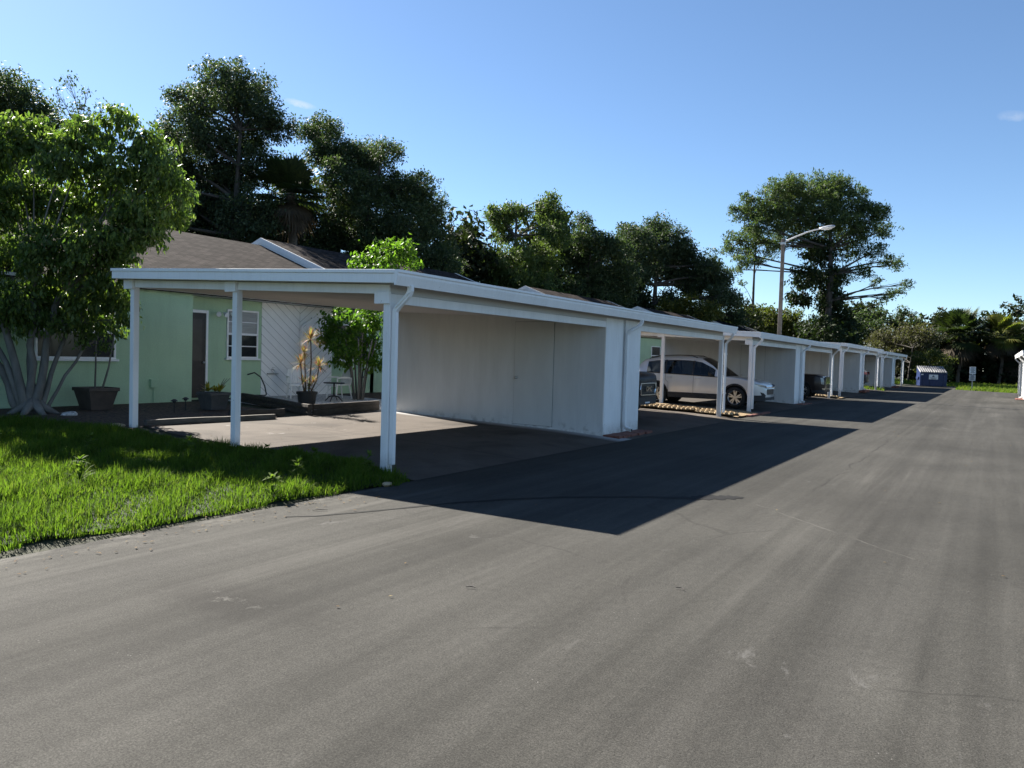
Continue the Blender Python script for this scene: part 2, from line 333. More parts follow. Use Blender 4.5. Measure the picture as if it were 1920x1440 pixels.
M['yellow_leaf'] = leaf_mat('yellow_green_leaves', [(0.05642,0.06851,0.01451), (0.09672,0.1048,0.02418), (0.129,0.129,0.02821), (0.04836,0.06448,0.01612)], .4, .45, .35)
M['olive_leaf'] = leaf_mat('olive_leaves', [(0.04092,0.0558,0.01488), (0.06696,0.08184,0.02232), (0.09672,0.1042,0.02976), (0.03348,0.04464,0.01488)], .38, .6, .2)
M['grey_leaf'] = leaf_mat('grey_scrub_leaves', [(0.05208,0.05208,0.02976), (0.0744,0.07068,0.04092), (0.06324,0.06696,0.03348), (0.08928,0.08184,0.0558)], .3, .6, .2)
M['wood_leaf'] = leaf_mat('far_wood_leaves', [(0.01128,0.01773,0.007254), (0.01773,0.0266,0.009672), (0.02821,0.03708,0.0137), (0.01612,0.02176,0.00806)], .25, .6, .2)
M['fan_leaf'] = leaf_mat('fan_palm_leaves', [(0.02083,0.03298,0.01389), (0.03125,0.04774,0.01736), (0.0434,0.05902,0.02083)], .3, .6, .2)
M['fan_leaf_lit'] = leaf_mat('sunlit_fan_palm_leaves', [(0.0558,0.07905,0.0186), (0.1023,0.1162,0.0279), (0.1488,0.1395,0.03255), (0.0744,0.093,0.02325)], .4, .6, .2)  # lit copy of the fan palm leaves, sunshine put into the colour
M['dead_leaf'] = leaf_mat('dead_fronds', [(0.0651,0.05208,0.03646), (0.09548,0.07812,0.05382), (0.05208,0.0434,0.03125)], .25, .8, .15, (1.2,1.1,.9))
M['grass'] = leaf_mat('grass_blades', [(.046,.085,.012), (.068,.115,.016), (.095,.150,.024), (.058,.095,.016), (.125,.155,.04)], .48, .75, .07)
M['grass_dry'] = leaf_mat('rough_grass_blades', [(0.06076,0.1042,0.01736), (0.09548,0.1389,0.02604), (0.1302,0.1476,0.0434)], .42, .75, .07)
M['dracaena'] = leaf_mat('dracaena_leaves', [(.28,.09,.07), (.30,.17,.07), (.30,.28,.10), (.22,.07,.07), (.14,.20,.07), (.12,.18,.06)], .4, .6, .15, (1.3,1.2,.8))
M['croton'] = leaf_mat('croton_leaves', [(0.279,0.2418,0.0279), (0.3534,0.279,0.0372), (0.093,0.1302,0.0186), (0.279,0.1674,0.0279)], .4, .35, .5)
M['pot_brown'] = pmat('brown_pot', (.055,.042,.036), (.085,.066,.056), 6, .6)
M['pot_grey'] = pmat('grey_pot', (.06,.06,.062), (.095,.095,.098), 6, .6)
M['pot_black'] = pmat('black_pot', (.018,.018,.018), (.032,.031,.03), 6, .5)
M['plastic_white'] = pmat('white_plastic', (.70,.70,.69), (.80,.80,.79), 5, .4)
M['black'] = pmat('black_plastic', (.012,.012,.013), (.022,.022,.023), 6, .45)
M['lamp_pole'] = pmat('concrete_pole', (.10,.085,.072), (.16,.14,.12), 5, .85, .3, 40)
M['lamp_metal'] = pmat('lamp_aluminium', (.42,.43,.44), (.55,.56,.57), 5, .4, metal=.6)
M['lamp_glass'] = pmat('lamp_lens', (.5,.5,.5), (.6,.6,.6), 5, .2)
M['bin_blue'] = pmat('blue_steel', (.007,.018,.07), (.012,.027,.095), 3, .45, .1, 30)
M['bin_lid'] = pmat('grey_lid', (.13,.13,.135), (.19,.19,.195), 4, .6)
M['sign_white'] = pmat('sign_white', (.66,.66,.66), (.74,.74,.74), 4, .5)
M['sign_ink'] = pmat('sign_ink', (.10,.10,.12), (.16,.16,.18), 8, .6)
M['rubber'] = pmat('tyre_rubber', (.010,.010,.010), (.018,.018,.018), 10, .75)
M['alloy'] = pmat('alloy', (.55,.56,.57), (.66,.67,.68), 6, .28, metal=.85)
M['chrome'] = pmat('chrome', (.70,.71,.72), (.78,.79,.80), 6, .12, metal=1)
M['lens'] = pmat('clear_lens', (.16,.17,.19), (.26,.28,.3), 6, .1, spec=.8)
M['red_lens'] = pmat('red_lens', (.30,.012,.012), (.40,.02,.02), 6, .15, spec=.7)
M['cladding'] = pmat('grey_cladding', (.022,.022,.024), (.034,.034,.036), 10, .65)
def car_paint(name, c, metal, rough=.32):
    m, nt, bs = new_mat(name); f = noise(nt, coords(nt), 3, 4)
    nt.links.new(ramp(nt, f, [(.3, tuple(x*.94 for x in c)), (.7, c)]), bs.inputs['Base Color'])
    bs.inputs['Metallic'].default_value = metal; bs.inputs['Roughness'].default_value = rough
    bs.inputs['Coat Weight'].default_value = .8 if c[0] > .2 else .12; bs.inputs['Specular IOR Level'].default_value = .5 if c[0] > .2 else .25; bs.inputs['Coat Roughness'].default_value = .04; return m
M['paint_silver'] = car_paint('silver_paint', (.60,.61,.62), .3, .35)
M['paint_navy'] = car_paint('near_black_paint', (.010,.011,.016), .0, .55)
M['paint_brown'] = car_paint('dark_brown_paint', (.035,.026,.024), .3, .3)
M['paint_dark'] = car_paint('charcoal_paint', (.016,.017,.024), .3, .3)
def tinted_glass():
    m = bpy.data.materials.new('tinted_glass'); m.use_nodes = True; nt = m.node_tree; nt.nodes.clear()
    out = N(nt, 'ShaderNodeOutputMaterial'); tr = N(nt, 'ShaderNodeBsdfTransparent'); tr.inputs['Color'].default_value = (.24,.26,.27,1)
    gl = N(nt, 'ShaderNodeBsdfGlossy'); gl.inputs['Roughness'].default_value = .03; fr = N(nt, 'ShaderNodeFresnel'); fr.inputs['IOR'].default_value = 1.5
    ms = N(nt, 'ShaderNodeMixShader'); nt.links.new(fr.outputs[0], ms.inputs[0]); nt.links.new(tr.outputs[0], ms.inputs[1]); nt.links.new(gl.outputs[0], ms.inputs[2])
    nt.links.new(ms.outputs[0], out.inputs['Surface']); return m
M['car_glass'] = tinted_glass()
M['seat'] = pmat('seat_cloth', (.03,.03,.032), (.05,.05,.052), 8, .8)
M['seam'] = pmat('door_seam', (.10,.10,.10), (.16,.16,.16), 6, .8)
M['seat_dark'] = pmat('storm_door_pane', (.02,.022,.022), (.035,.037,.037), 3, .35)
M['weed'] = leaf_mat('weed_leaves', [(.06,.10,.02), (.09,.14,.03), (.12,.16,.04)], .45, .75, .08)
M['litter'] = leaf_mat('dry_leaves', [(.10,.06,.03), (.16,.11,.06), (.07,.045,.025), (.2,.16,.09)], .2, .8, .1)
# crown clumps of the trees (x, y, z, radius)
CL = {
 'OAK_TALL': [(-25.44,16.49,14.44,1.32),(-28.16,18.8,15.24,1.06),(-28.1,16.77,14.14,1.11),(-29.26,17.7,14.29,0.89),(-28.0,15.49,14.2,0.37),(-24.89,17.65,14.32,1.11),(-26.97,19.16,14.8,0.89),(-23.71,17.67,13.24,0.92),(-25.94,19.43,13.8,0.74),(-26.18,14.85,11.91,1.19),(-29.96,17.34,12.73,0.95),(-25.97,16.33,11.96,1.0),(-28.29,18.04,12.41,0.8),(-25.83,17.95,12.54,1.19),(-27.2,19.06,12.68,0.95),(-23.76,18.05,12.7,0.66),(-22.97,18.38,12.55,0.48),(-28.11,15.76,10.81,1.11),(-30.04,17.08,11.01,0.89),(-27.22,16.97,10.58,1.32),(-28.64,18.31,10.66,1.06),(-25.84,17.83,10.62,1.19),(-27.33,18.9,10.69,0.95),(-24.25,17.68,10.96,0.85),(-27.56,16.01,8.81,1.32),(-29.54,17.68,8.92,1.06),(-27.77,17.1,7.52,1.32),(-28.99,17.96,7.37,1.06),(-25.63,17.73,7.35,1.32),(-27.16,19.1,7.29,1.06),(-27.13,14.29,7.58,1.06),(-30.44,16.6,7.89,0.85),(-26.97,17.61,8.65,1.45),(-28.27,18.68,8.54,1.16),(-23.57,16.7,8.24,1.32),(-26.96,19.27,8.58,1.06),(-26.31,16.36,15.58,0.37),(-25.58,17.21,15.66,0.42),(-27.11,14.53,9.4,0.79)],
 'OAK_DOME': [(-28.46,23.28,11.91,1.22),(-30.03,24.41,11.98,0.98),(-27.69,23.45,9.7,1.38),(-29.45,24.94,9.73,1.1),(-25.55,23.11,7.99,1.38),(-28.15,25.69,8.14,1.1),(-28.23,21.6,8.52,1.38),(-31.05,23.9,8.69,1.1),(-27.35,22.59,7.71,1.22),(-29.44,24.6,7.77,0.98),(-26.96,24.5,14.67,1.01),(-27.96,25.44,14.78,0.81),(-25.34,23.8,13.07,1.07),(-27.56,25.75,13.51,0.86),(-25.89,23.11,12.67,0.67),(-25.54,25.52,13.04,1.16),(-26.34,26.65,13.08,0.93),(-24.47,25.72,13.28,0.98),(-25.47,26.89,13.41,0.78),(-22.5,25.12,12.97,0.8),(-22.45,25.97,13.41,0.28),(-23.73,23.28,10.86,1.53),(-27.15,26.73,11.46,1.22),(-24.12,26.3,11.66,1.38),(-25.42,27.55,11.67,1.1),(-22.23,26.51,11.06,1.22),(-23.59,28.41,11.23,0.98),(-20.63,25.99,11.12,0.86),(-20.8,26.96,10.11,1.07),(-22.45,28.8,10.28,0.86),(-22.4,24.05,9.12,1.68),(-26.04,27.61,9.52,1.35),(-20.8,25.33,8.93,1.53),(-23.7,28.79,9.27,1.22),(-20.77,27.48,8.81,0.86),(-25.91,25.56,9.31,1.38),(-26.71,26.64,9.17,1.1),(-22.97,24.72,7.47,1.53),(-25.55,27.56,7.56,1.22),(-20.21,25.16,7.1,1.38),(-23.06,28.84,7.33,1.1),(-19.19,26.24,6.9,1.07),(-21.34,29.36,7.08,0.86),(-20.17,27.51,7.7,0.67),(-27.2,23.48,14.28,0.55)],
 'OAK_LEFT': [(-33.47,10.32,13.82,1.13),(-35.66,11.37,14.19,0.9),(-33.17,11.14,13.13,1.05),(-34.76,11.75,13.26,0.84),(-31.71,11.28,12.45,0.75),(-30.2,11.13,11.46,0.88),(-31.11,9.71,10.97,1.25),(-35.45,11.61,11.66,1.0),(-31.98,10.82,10.36,1.25),(-34.82,11.96,10.6,1.0),(-30.42,12.22,12.03,0.63),(-35.52,10.07,13.16,1.5),(-37.4,10.9,13.27,1.2),(-32.55,8.59,10.15,1.5),(-37.7,10.61,10.8,1.2)],
 'SPARSE_LEFT': [(-27.77,10.19,13.22,0.38),(-27.62,11.05,12.95,0.28),(-27.24,10.49,12.19,0.43),(-27.38,11.04,11.9,0.33),(-27.46,10.16,11.66,0.47),(-27.02,11.43,12.31,0.21),(-28.41,10.24,12.68,0.28)],
 'VINED': [(-27.01,38.92,9.74,1.13),(-28.84,41.42,9.87,0.9),(-27.43,39.03,7.97,1.29),(-29.36,41.3,7.94,1.03),(-24.97,40.96,12.04,0.97),(-26.29,42.83,12.19,0.77),(-24.03,40.95,12.65,0.73),(-25.3,40.33,12.52,0.6),(-23.8,42.12,12.64,0.65),(-25.12,41.63,10.82,0.73),(-26.75,40.84,8.96,1.53),(-28.04,42.59,8.82,1.23),(-23.19,39.85,8.31,1.81),(-25.98,44.36,8.44,1.45),(-22.93,43.27,9.1,1.61),(-24.18,45.15,8.95,1.29),(-22.01,43.08,12.67,0.97),(-23.1,44.85,12.81,0.77),(-21.49,42.25,13.6,0.52),(-22.77,42.89,13.3,0.52),(-20.75,42.16,10.85,1.13),(-22.63,45.36,11.14,0.9),(-21.18,43.27,12.16,0.65),(-25.12,40.73,6.66,1.81),(-27.29,43.46,6.47,1.45),(-21.78,40.67,6.39,1.81),(-24.32,45.31,6.35,1.45),(-27.27,38.09,9.05,0.97),(-29.34,40.79,9.23,0.77),(-26.57,38.74,10.68,0.65),(-27.39,39.06,5.96,1.61),(-29.51,41.68,5.77,1.29),(-24.22,40.93,4.45,1.81),(-26.27,44.0,4.14,1.45),(-20.85,42.32,4.92,1.81),(-22.98,46.07,4.68,1.45)],
 'MIDDLE': [(-18.42,48.04,10.33,1.03),(-20.0,51.53,10.59,0.83),(-19.23,50.53,8.5,1.55),(-20.07,52.3,8.3,1.24),(-20.48,48.73,6.62,1.72),(-21.92,51.38,6.4,1.38),(-21.45,47.8,12.8,0.69),(-20.75,47.01,11.15,1.29),(-22.61,50.39,11.4,1.03),(-22.86,48.8,10.64,1.51),(-23.48,50.19,10.46,1.21),(-19.44,47.24,10.69,1.12),(-21.01,51.07,11.01,0.9),(-21.56,48.83,8.4,1.94),(-22.63,51.39,8.18,1.55),(-22.25,46.49,6.9,1.72),(-24.31,49.9,6.77,1.38),(-20.51,50.78,7.45,1.94),(-21.37,52.13,7.07,1.55)],
 'OAK_SPREAD': [(-23.49,62.9,13.58,1.79),(-25.67,68.35,14.02,1.43),(-25.51,64.78,14.94,0.71),(-22.94,67.04,15.23,1.41),(-23.47,69.11,15.22,1.13),(-21.45,66.3,13.68,1.9),(-22.72,70.38,13.83,1.52),(-19.68,66.88,13.14,1.08),(-20.99,70.0,13.34,0.87),(-23.28,65.32,11.76,2.17),(-24.82,69.46,11.75,1.74),(-21.31,69.24,11.59,2.06),(-21.78,71.15,11.29,1.65),(-17.73,67.83,11.57,1.36),(-18.97,71.68,11.71,1.08),(-16.98,69.96,10.43,1.36),(-17.82,72.34,10.34,1.08),(-19.65,69.61,9.92,1.79),(-20.05,71.68,9.66,1.43),(-15.85,70.12,8.24,1.19),(-16.71,72.65,8.15,0.95),(-15.56,71.28,6.41,0.98),(-15.98,72.64,6.24,0.78),(-23.87,62.78,9.9,2.06),(-26.38,68.21,9.99,1.65),(-25.06,63.08,7.56,2.06),(-26.82,67.83,7.4,1.65),(-16.49,67.74,8.33,1.19),(-17.92,71.9,8.39,0.95),(-24.06,66.22,7.23,1.63),(-24.86,68.27,6.96,1.3),(-21.4,66.74,8.06,0.98),(-22.03,68.93,7.99,0.78)],
 'YELLOW_BUSH': [(-20.33,64.01,6.78,1.16),(-21.38,67.25,6.71,0.93),(-18.57,65.16,7.11,1.27),(-19.86,68.4,7.02,1.01),(-16.57,65.65,6.6,1.16),(-17.6,69.61,6.56,0.93),(-20.02,66.29,5.86,1.32),(-20.46,68.07,5.62,1.06),(-17.19,65.24,5.39,1.06),(-18.29,68.94,5.3,0.85)],
 'OLIVE_BUSH': [(-18.13,87.1,7.54,1.72),(-19.58,91.82,7.39,1.37),(-17.21,91.23,7.25,1.85),(-17.53,93.31,6.89,1.48),(-19.54,87.69,6.39,1.19),(-20.13,90.49,6.23,0.95),(-14.74,91.86,6.95,1.85),(-15.34,94.67,6.62,1.48),(-13.55,92.57,5.65,1.65),(-13.77,95.24,5.34,1.32),(-17.24,89.02,5.48,1.65),(-17.84,92.69,5.2,1.32)],
 'PINE': [(-13.18,84.96,20.17,2.45),(-10.4,85.67,20.38,2.45),(-7.8,87.41,19.88,2.2),(-13.88,85.95,17.29,2.2),(-11.01,86.57,16.9,2.45),(-7.86,88.51,17.31,2.2),(-15.54,83.58,19.49,1.84),(-5.51,87.29,19.08,1.59),(-16.14,80.33,17.17,1.59),(-13.51,83.48,21.44,1.84),(-10.07,88.29,22.39,1.84),(-12.69,82.26,22.02,1.35),(-14.69,80.99,21.06,1.59),(-11.31,86.96,22.54,1.71),(-8.65,86.73,22.25,1.59),(-6.99,89.2,21.68,1.22),(-5.91,87.85,20.11,0.98),(-16.44,81.21,19.14,1.71),(-18.19,80.99,18.93,1.22),(-17.47,80.35,20.45,0.73),(-19.03,80.63,19.42,0.55),(-4.56,88.53,19.22,1.22),(-4.09,89.93,17.6,1.1),(-5.83,86.1,17.11,1.59),(-8.46,84.77,18.27,1.96),(-11.8,84.24,18.72,2.08),(-14.17,81.76,18.17,1.71),(-19.19,81.67,16.03,1.22),(-19.45,80.62,14.67,0.73),(-17.32,82.73,16.08,1.47),(-16.99,79.64,13.22,1.1),(-15.09,83.69,15.17,1.35),(-18.28,81.12,12.53,0.61),(-7.7,88.07,15.08,1.59),(-4.86,87.86,14.92,1.22),(-3.34,89.53,13.85,0.86),(-2.67,91.24,13.72,0.73),(-1.66,90.38,11.15,0.61),(-2.19,90.48,10.38,0.49),(-3.21,89.76,10.21,0.67),(-3.94,89.13,9.44,0.55),(-5.8,87.35,12.48,0.98),(-8.19,88.22,12.35,1.22),(-4.58,89.09,11.41,0.61)],
 'PINE_IVY': [(-10.54,86.07,14.96,1.71),(-11.1,89.17,14.95,1.37),(-9.53,85.95,11.84,1.71),(-9.92,89.77,11.8,1.37),(-9.56,86.72,9.46,1.71),(-9.92,89.67,9.26,1.37),(-8.96,87.17,7.02,1.84),(-9.61,89.97,6.7,1.47),(-11.32,83.24,11.62,1.47),(-12.26,87.87,11.74,1.17),(-12.25,85.43,9.4,1.1),(-12.74,86.82,9.23,0.88),(-9.26,82.8,4.99,2.33),(-10.27,90.34,4.66,1.86),(-7.2,87.0,6.7,1.1),(-7.48,90.0,6.58,0.88),(-7.48,85.71,4.52,1.84),(-8.31,90.68,4.19,1.47)],
 'PINE_THIN': [(-18.59,86.46,15.4,0.84),(-17.45,87.19,14.15,0.71),(-19.5,85.21,14.51,0.65),(-18.66,87.53,18.14,0.91),(-17.23,87.18,16.71,0.78),(-19.23,85.81,11.47,0.39)],
 'SCRUB': [(-5.68,102.37,8.56,0.97),(-6.04,104.91,8.47,0.78),(-3.3,103.56,8.83,0.76),(-7.56,102.34,7.86,1.25),(-8.02,104.13,7.64,1.0),(-5.97,100.22,6.38,1.53),(-6.49,105.52,6.21,1.22),(-3.95,104.25,7.83,0.97),(-4.24,106.0,7.67,0.78),(-1.69,104.87,7.86,0.76),(-8.71,102.02,5.38,1.53),(-9.12,103.82,5.04,1.22),(-8.13,99.71,7.03,0.97),(-8.75,103.15,6.95,0.78)],
 'GREY_SCRUB': [(-4.18,95.67,4.89,1.79),(-4.2,97.9,4.49,1.43),(-1.77,94.66,5.21,1.92),(-2.18,99.41,4.87,1.54),(0.24,93.85,5.39,1.66),(0.04,100.36,5.2,1.33),(-4.92,92.43,3.37,1.41),(-5.38,96.42,3.08,1.13),(-2.23,94.4,2.96,1.79),(-2.33,98.99,2.56,1.43),(-0.18,96.96,3.69,1.41),(-0.17,99.69,3.39,1.13)],
 'PALE_BUSH': [(0.37,85.77,2.78,0.82),(1.54,87.27,3.07,0.93),(1.29,90.31,2.87,0.75),(2.62,88.57,2.59,0.7),(0.75,88.47,1.76,0.93),(0.55,89.79,1.52,0.75),(2.38,87.06,1.53,1.05),(2.11,90.96,1.24,0.84)],
 'FICUS': [(-8.12,0.95,6.26,0.32),(-8.09,0.28,5.71,0.43),(-8.26,-0.08,5.23,0.51),(-9.2,-0.21,5.78,0.45),(-9.45,-0.48,5.59,0.45),(-10.28,-0.69,5.42,0.59),(-7.22,1.02,5.67,0.32),(-7.46,0.73,5.21,0.55),(-6.82,0.99,5.02,0.4),(-6.63,1.33,4.7,0.29),(-7.2,1.55,4.42,0.36),(-7.14,0.87,4.4,0.51),(-8.42,0.75,4.69,0.62),(-9.36,0.4,4.49,0.62),(-10.02,-0.11,4.66,0.62),(-9.8,-0.98,4.28,0.64),(-7.4,0.6,3.75,0.45),(-6.93,0.96,3.9,0.28),(-7.6,0.19,3.6,0.55),(-8.54,-0.22,3.39,0.62),(-10.45,-0.11,3.49,0.62),(-7.76,0.61,3.04,0.38),(-7.87,0.84,2.53,0.28),(-7.6,0.79,2.2,0.15),(-8.32,0.39,2.71,0.49),(-9.35,0.3,2.56,0.49),(-9.01,-0.57,2.44,0.49),(-10.06,-0.77,2.54,0.53),(-8.45,0.04,2.04,0.23),(-9.2,-0.18,2.1,0.23),(-9.59,-0.59,2.13,0.28),(-10.38,-0.82,3.39,0.64)],
 'POTTED': [(-8.79,0.87,2.21,0.33),(-8.51,0.5,1.84,0.2),(-7.98,0.78,1.99,0.19),(-8.3,0.77,1.68,0.11),(-8.27,0.69,2.52,0.27)],
 'BUSH': [(-8.47,8.74,2.65,0.44),(-9.34,8.54,2.32,0.51),(-9.64,8.3,1.99,0.29),(-8.95,9.28,1.87,0.44),(-8.91,8.34,1.66,0.48),(-8.43,8.96,1.32,0.29),(-9.67,8.25,2.59,0.19),(-8.53,9.42,4.63,0.43),(-7.73,9.38,4.64,0.35),(-8.25,9.53,4.97,0.17),(-7.64,9.49,4.88,0.17),(-8.88,9.0,4.37,0.3),(-9.23,8.86,4.29,0.14),(-7.71,9.82,4.38,0.19),(-8.11,8.97,4.06,0.48),(-8.11,8.54,3.43,0.57),(-9.51,8.7,2.88,0.25)],
}
# ------------------------------------------------------------------ ground, road, slabs, beds
def gz(x):
    return float(np.interp(x, [-12,-6.3,-1,0,.6], [.34,.215,.085,.035,-.004]))
b = MB(); xs = [-700,-60,-12,-6.3,-1,0,.6,9.2,9.8,60,700]; zs = [.35,.35,.33,.205,.075,.02,-.03,-.03,.03,.05,.05]
for i in range(len(xs)-1):
    b.add([(xs[i],-300,zs[i]),(xs[i+1],-300,zs[i+1]),(xs[i+1],1200,zs[i+1]),(xs[i],1200,zs[i])], [(0,1,2,3)])
struct(b.build('ground', M['soil']))
b = MB()
b.add([(x,y,0) for x, y in ((.58,-80),(9.35,-80),(9.35,62.4),(6.1,64.9),(4.4,66.9),(4.5,70),(4.0,79.5),(-.6,79.5),(-.6,71.8),(.58,71.3))], [tuple(range(10))])
struct(b.build('road', M['asphalt']))
# damp trickle across the asphalt
pts = [(1.05,-2.72,.012),(1.25,-2.5,.02),(1.52,-1.95,.022),(1.91,-1.02,.03),(2.3,-.36,.034),(2.72,.17,.045),(3.08,.5,.04),(3.43,.83,.05),(3.75,1.02,.055),(4.0,1.2,.10),(4.14,1.38,.15),(4.3,1.52,.14),(4.42,1.62,.09),(4.5,1.68,.02)]
fine = []
for i in range(len(pts)-1):
    for k in range(8):
        t = k/8; fine.append([pts[i][j]*(1-t)+pts[i+1][j]*t for j in range(3)])
b = MB(); vs = []
for i, (x,y,w) in enumerate(fine):
    q = fine[min(i+1,len(fine)-1)]; p = fine[max(i-1,0)]
    d = Vector((q[0]-p[0], q[1]-p[1], 0)).normalized(); n = Vector((-d.y, d.x, 0))
    w1 = w*(1+.5*math.sin(i*1.3)*random.random()); w2 = w*(1+.5*math.cos(i*.9)*random.random())
    vs += [(x+n.x*w1, y+n.y*w1, .004), (x-n.x*w2, y-n.y*w2, .004)]
b.add(vs, [(2*i, 2*i+1, 2*i+3, 2*i+2) for i in range(len(fine)-1)])
struct(b.build('damp_patch', M['wet']))

def sheet(name, mat, poly, dz, origin=None, z=None):
    """flat-ish sheet following the ground profile; poly is (x,y) outline, cut along x so that it bends with the ground"""
    bm = bmesh.new(); vv = [bm.verts.new((x,y,0)) for x, y in poly]; bm.faces.new(vv)
    for xc in (-10,-8,-6.3,-4.5,-3,-2,-1,-.5,0,.3):
        bmesh.ops.bisect_plane(bm, geom=bm.verts[:]+bm.edges[:]+bm.faces[:], plane_co=(xc,0,0), plane_no=(1,0,0))
    for v in bm.verts: v.co.z = gz(v.co.x) + dz if z is None else z
    me = bpy.data.meshes.new(name); bm.to_mesh(me); bm.free(); me.materials.append(mat)
    o = bpy.data.objects.new(name, me); COL.objects.link(o)
    if origin: recentre(o, origin)
    return struct(o)
UNIT_Y = [0, 18.75, 37.28, 55.55]; UNIT_DZ = [0, -.03, .15, .08]
for i, uy in enumerate(UNIT_Y):
    y1 = uy+15.6
    sheet('driveway', M['slab'] if i == 0 else M['slab_plain'], [(.60,uy-.15 if i else uy-.1),(.60,y1),(-6.2,y1),(-6.2,uy-.3 if i else uy+.3),(-4.9,uy-.3 if i else uy+.05)], .008, (0,uy,0))
lawn_edge = [(.50,-9),(.46,-6.5),(.40,-5.1),(.36,-4.7),(.45,-4.2),(.5,-3.7),(.5,-3.0),(.47,-2.3),(.48,-1.7),(.55,-1.05),(.68,-.6),(.52,-.16),(.1,-.02),(-.85,.42),(-1.5,.38),(-2.3,.12),(-2.95,-.22),(-3.6,-.3),(-4.8,-.26),(-6.3,-.34),(-7.1,-.66),(-7.9,-.85),(-9,-1.5),(-10.3,-2.0),(-10.3,-9)]
sheet('lawn', M['lawn'], [(x-.12 if x > .3 else x, y) for x, y in lawn_edge], .014)
sheet('mulch_bed', M['mulch'], [(-4.9,-.24),(-6.0,.15),(-5.95,3.2),(-6.6,3.9),(-6.9,4.3),(-10.19,4.4),(-10.19,-2.1),(-9,-1.55),(-7.9,-.9),(-7.1,-.7),(-6.3,-.38)], .02)
sheet('gravel_bed', M['gravel'], [(-6.1,4.5),(-6.25,6.85),(-6.3,9.6),(-10.89,9.6),(-10.89,5.0),(-9.8,5.1)], .016)
sheet('patio_bed', M['mulch'], [(-6.25,9.62),(-6.25,15.5),(-10.89,15.5),(-10.89,9.62)], .016)
for uy in (UNIT_Y[1], UNIT_Y[2]):
    sheet('bark_strip', M['bark'], [(.45,uy-3.1),(.45,uy-.35),(-4.9,uy-.35),(-4.9,uy-3.1)], .03)
# grass blades
def blades(name, inside, xr, yr, n, lo, hi, mat, wid=.006, hfun=None, zfun=None):
    P = np.stack([RNG.uniform(*xr, n), RNG.uniform(*yr, n)], 1); P = P[inside(P)]
    n = len(P); z0 = (zfun or (lambda x: np.interp(x, [-12,-6.3,-1,0,.6], [.34,.215,.085,.035,-.004])))(P[:,0])
    L = RNG.uniform(lo, hi, n)*(hfun(P) if hfun else 1)
    # clumps of longer and shorter grass
    cl = .72+.34*np.sin(P[:,0]*2.3+1.7*np.sin(P[:,1]*1.9))*np.sin(P[:,1]*2.9+1.3*np.sin(P[:,0]*3.1))+.18*np.sin(P[:,0]*9+P[:,1]*7)
    L = L*np.clip(cl, .4, 1.3)
    a = RNG.uniform(0, 2*np.pi, n); lean = RNG.uniform(.2, 1.2, n)
    d = np.stack([np.cos(a), np.sin(a)], 1); s = np.stack([-np.sin(a), np.cos(a)], 1)
    w = wid*RNG.uniform(.7, 1.5, n)
    def at(t):
        h = L*(t - .30*np.minimum(lean,1.3)*t*t); o = (L*lean*.75*t**1.8)
        return np.column_stack([P[:,0]+d[:,0]*o, P[:,1]+d[:,1]*o, z0+h])
    b0, m, t = at(0.0), at(.55), at(1.0); S = np.column_stack([s, np.zeros(n)])*w[:,None]
    V = np.stack([b0-S, b0+S, m+S*.8, m-S*.8, t+S*.12, t-S*.12], 1).reshape(-1,3)
    i = np.arange(n)[:,None]*6; F = np.concatenate([i+np.array([[0,1,2,3]]), i+np.array([[3,2,4,5]])])
    return np_mesh(name, V, F, mat)
def in_poly(poly, wob=.0):
    poly = np.array(poly)
    def f(P):
        x, y = P[:,0], P[:,1]; inside = np.zeros(len(P), bool); j = len(poly)-1
        if wob:
            x = x + wob*np.sin(y*5.1)+wob*.6*np.sin(y*13); 
        for i in range(len(poly)):
            xi, yi = poly[i]; xj, yj = poly[j]
            c = ((yi > y) != (yj > y)) & (x < (xj-xi)*(y-yi)/(yj-yi+1e-12)+xi); inside ^= c; j = i
        return inside
    return f
lawn_in = in_poly(lawn_edge, .05)
def lawn_h(P):
    e = np.clip((.80-P[:,0])/.40, .45, 1)          # shorter along the road
    back = np.clip((-P[:,1]+.6)/1.2+.35*(P[:,0] > -2.5), .35, 1)
    return e*back
g1 = blades('grass', lawn_in, (-10.3,.8), (-7.4,.5), 210000, .07, .23, M['grass'], .0042, lawn_h)
stuff(g1, 'lush green lawn grass between the road and the ficus tree', 'grass')
def far_in(P):
    x, y = P[:,0], P[:,1]
    road_end = np.where(x > 6.1, 62.4+(9.35-x)*.77, np.where(x > 4.4, 64.9+(6.1-x)*1.18, 80.5))
    a = (y > road_end+.15) & (x > 4.45) & (y < 96)
    bb = (y > 79.8) & (x <= 4.45) & (x > -8) & (y < 96)
    c = (x < -.75) & (y > 71.4) & (y < 80) & (x > -9)
    d = (x < .35+.12*np.sin(y*4)) & (x > -5.5) & (y > 52.95) & (y < 55.2)
    return a | bb | c | d
def far_z(x): return np.interp(x, [-12,-6.3,-1,0,.6,9.2,9.8], [.34,.215,.085,.035,-.03,-.03,.03])
g2 = blades('grass', far_in, (-9,16), (52.9,96), 60000, .18, .5, M['grass_dry'], .02, None, far_z)
stuff(g2, 'rough sunlit grass around the far end of the road', 'grass')

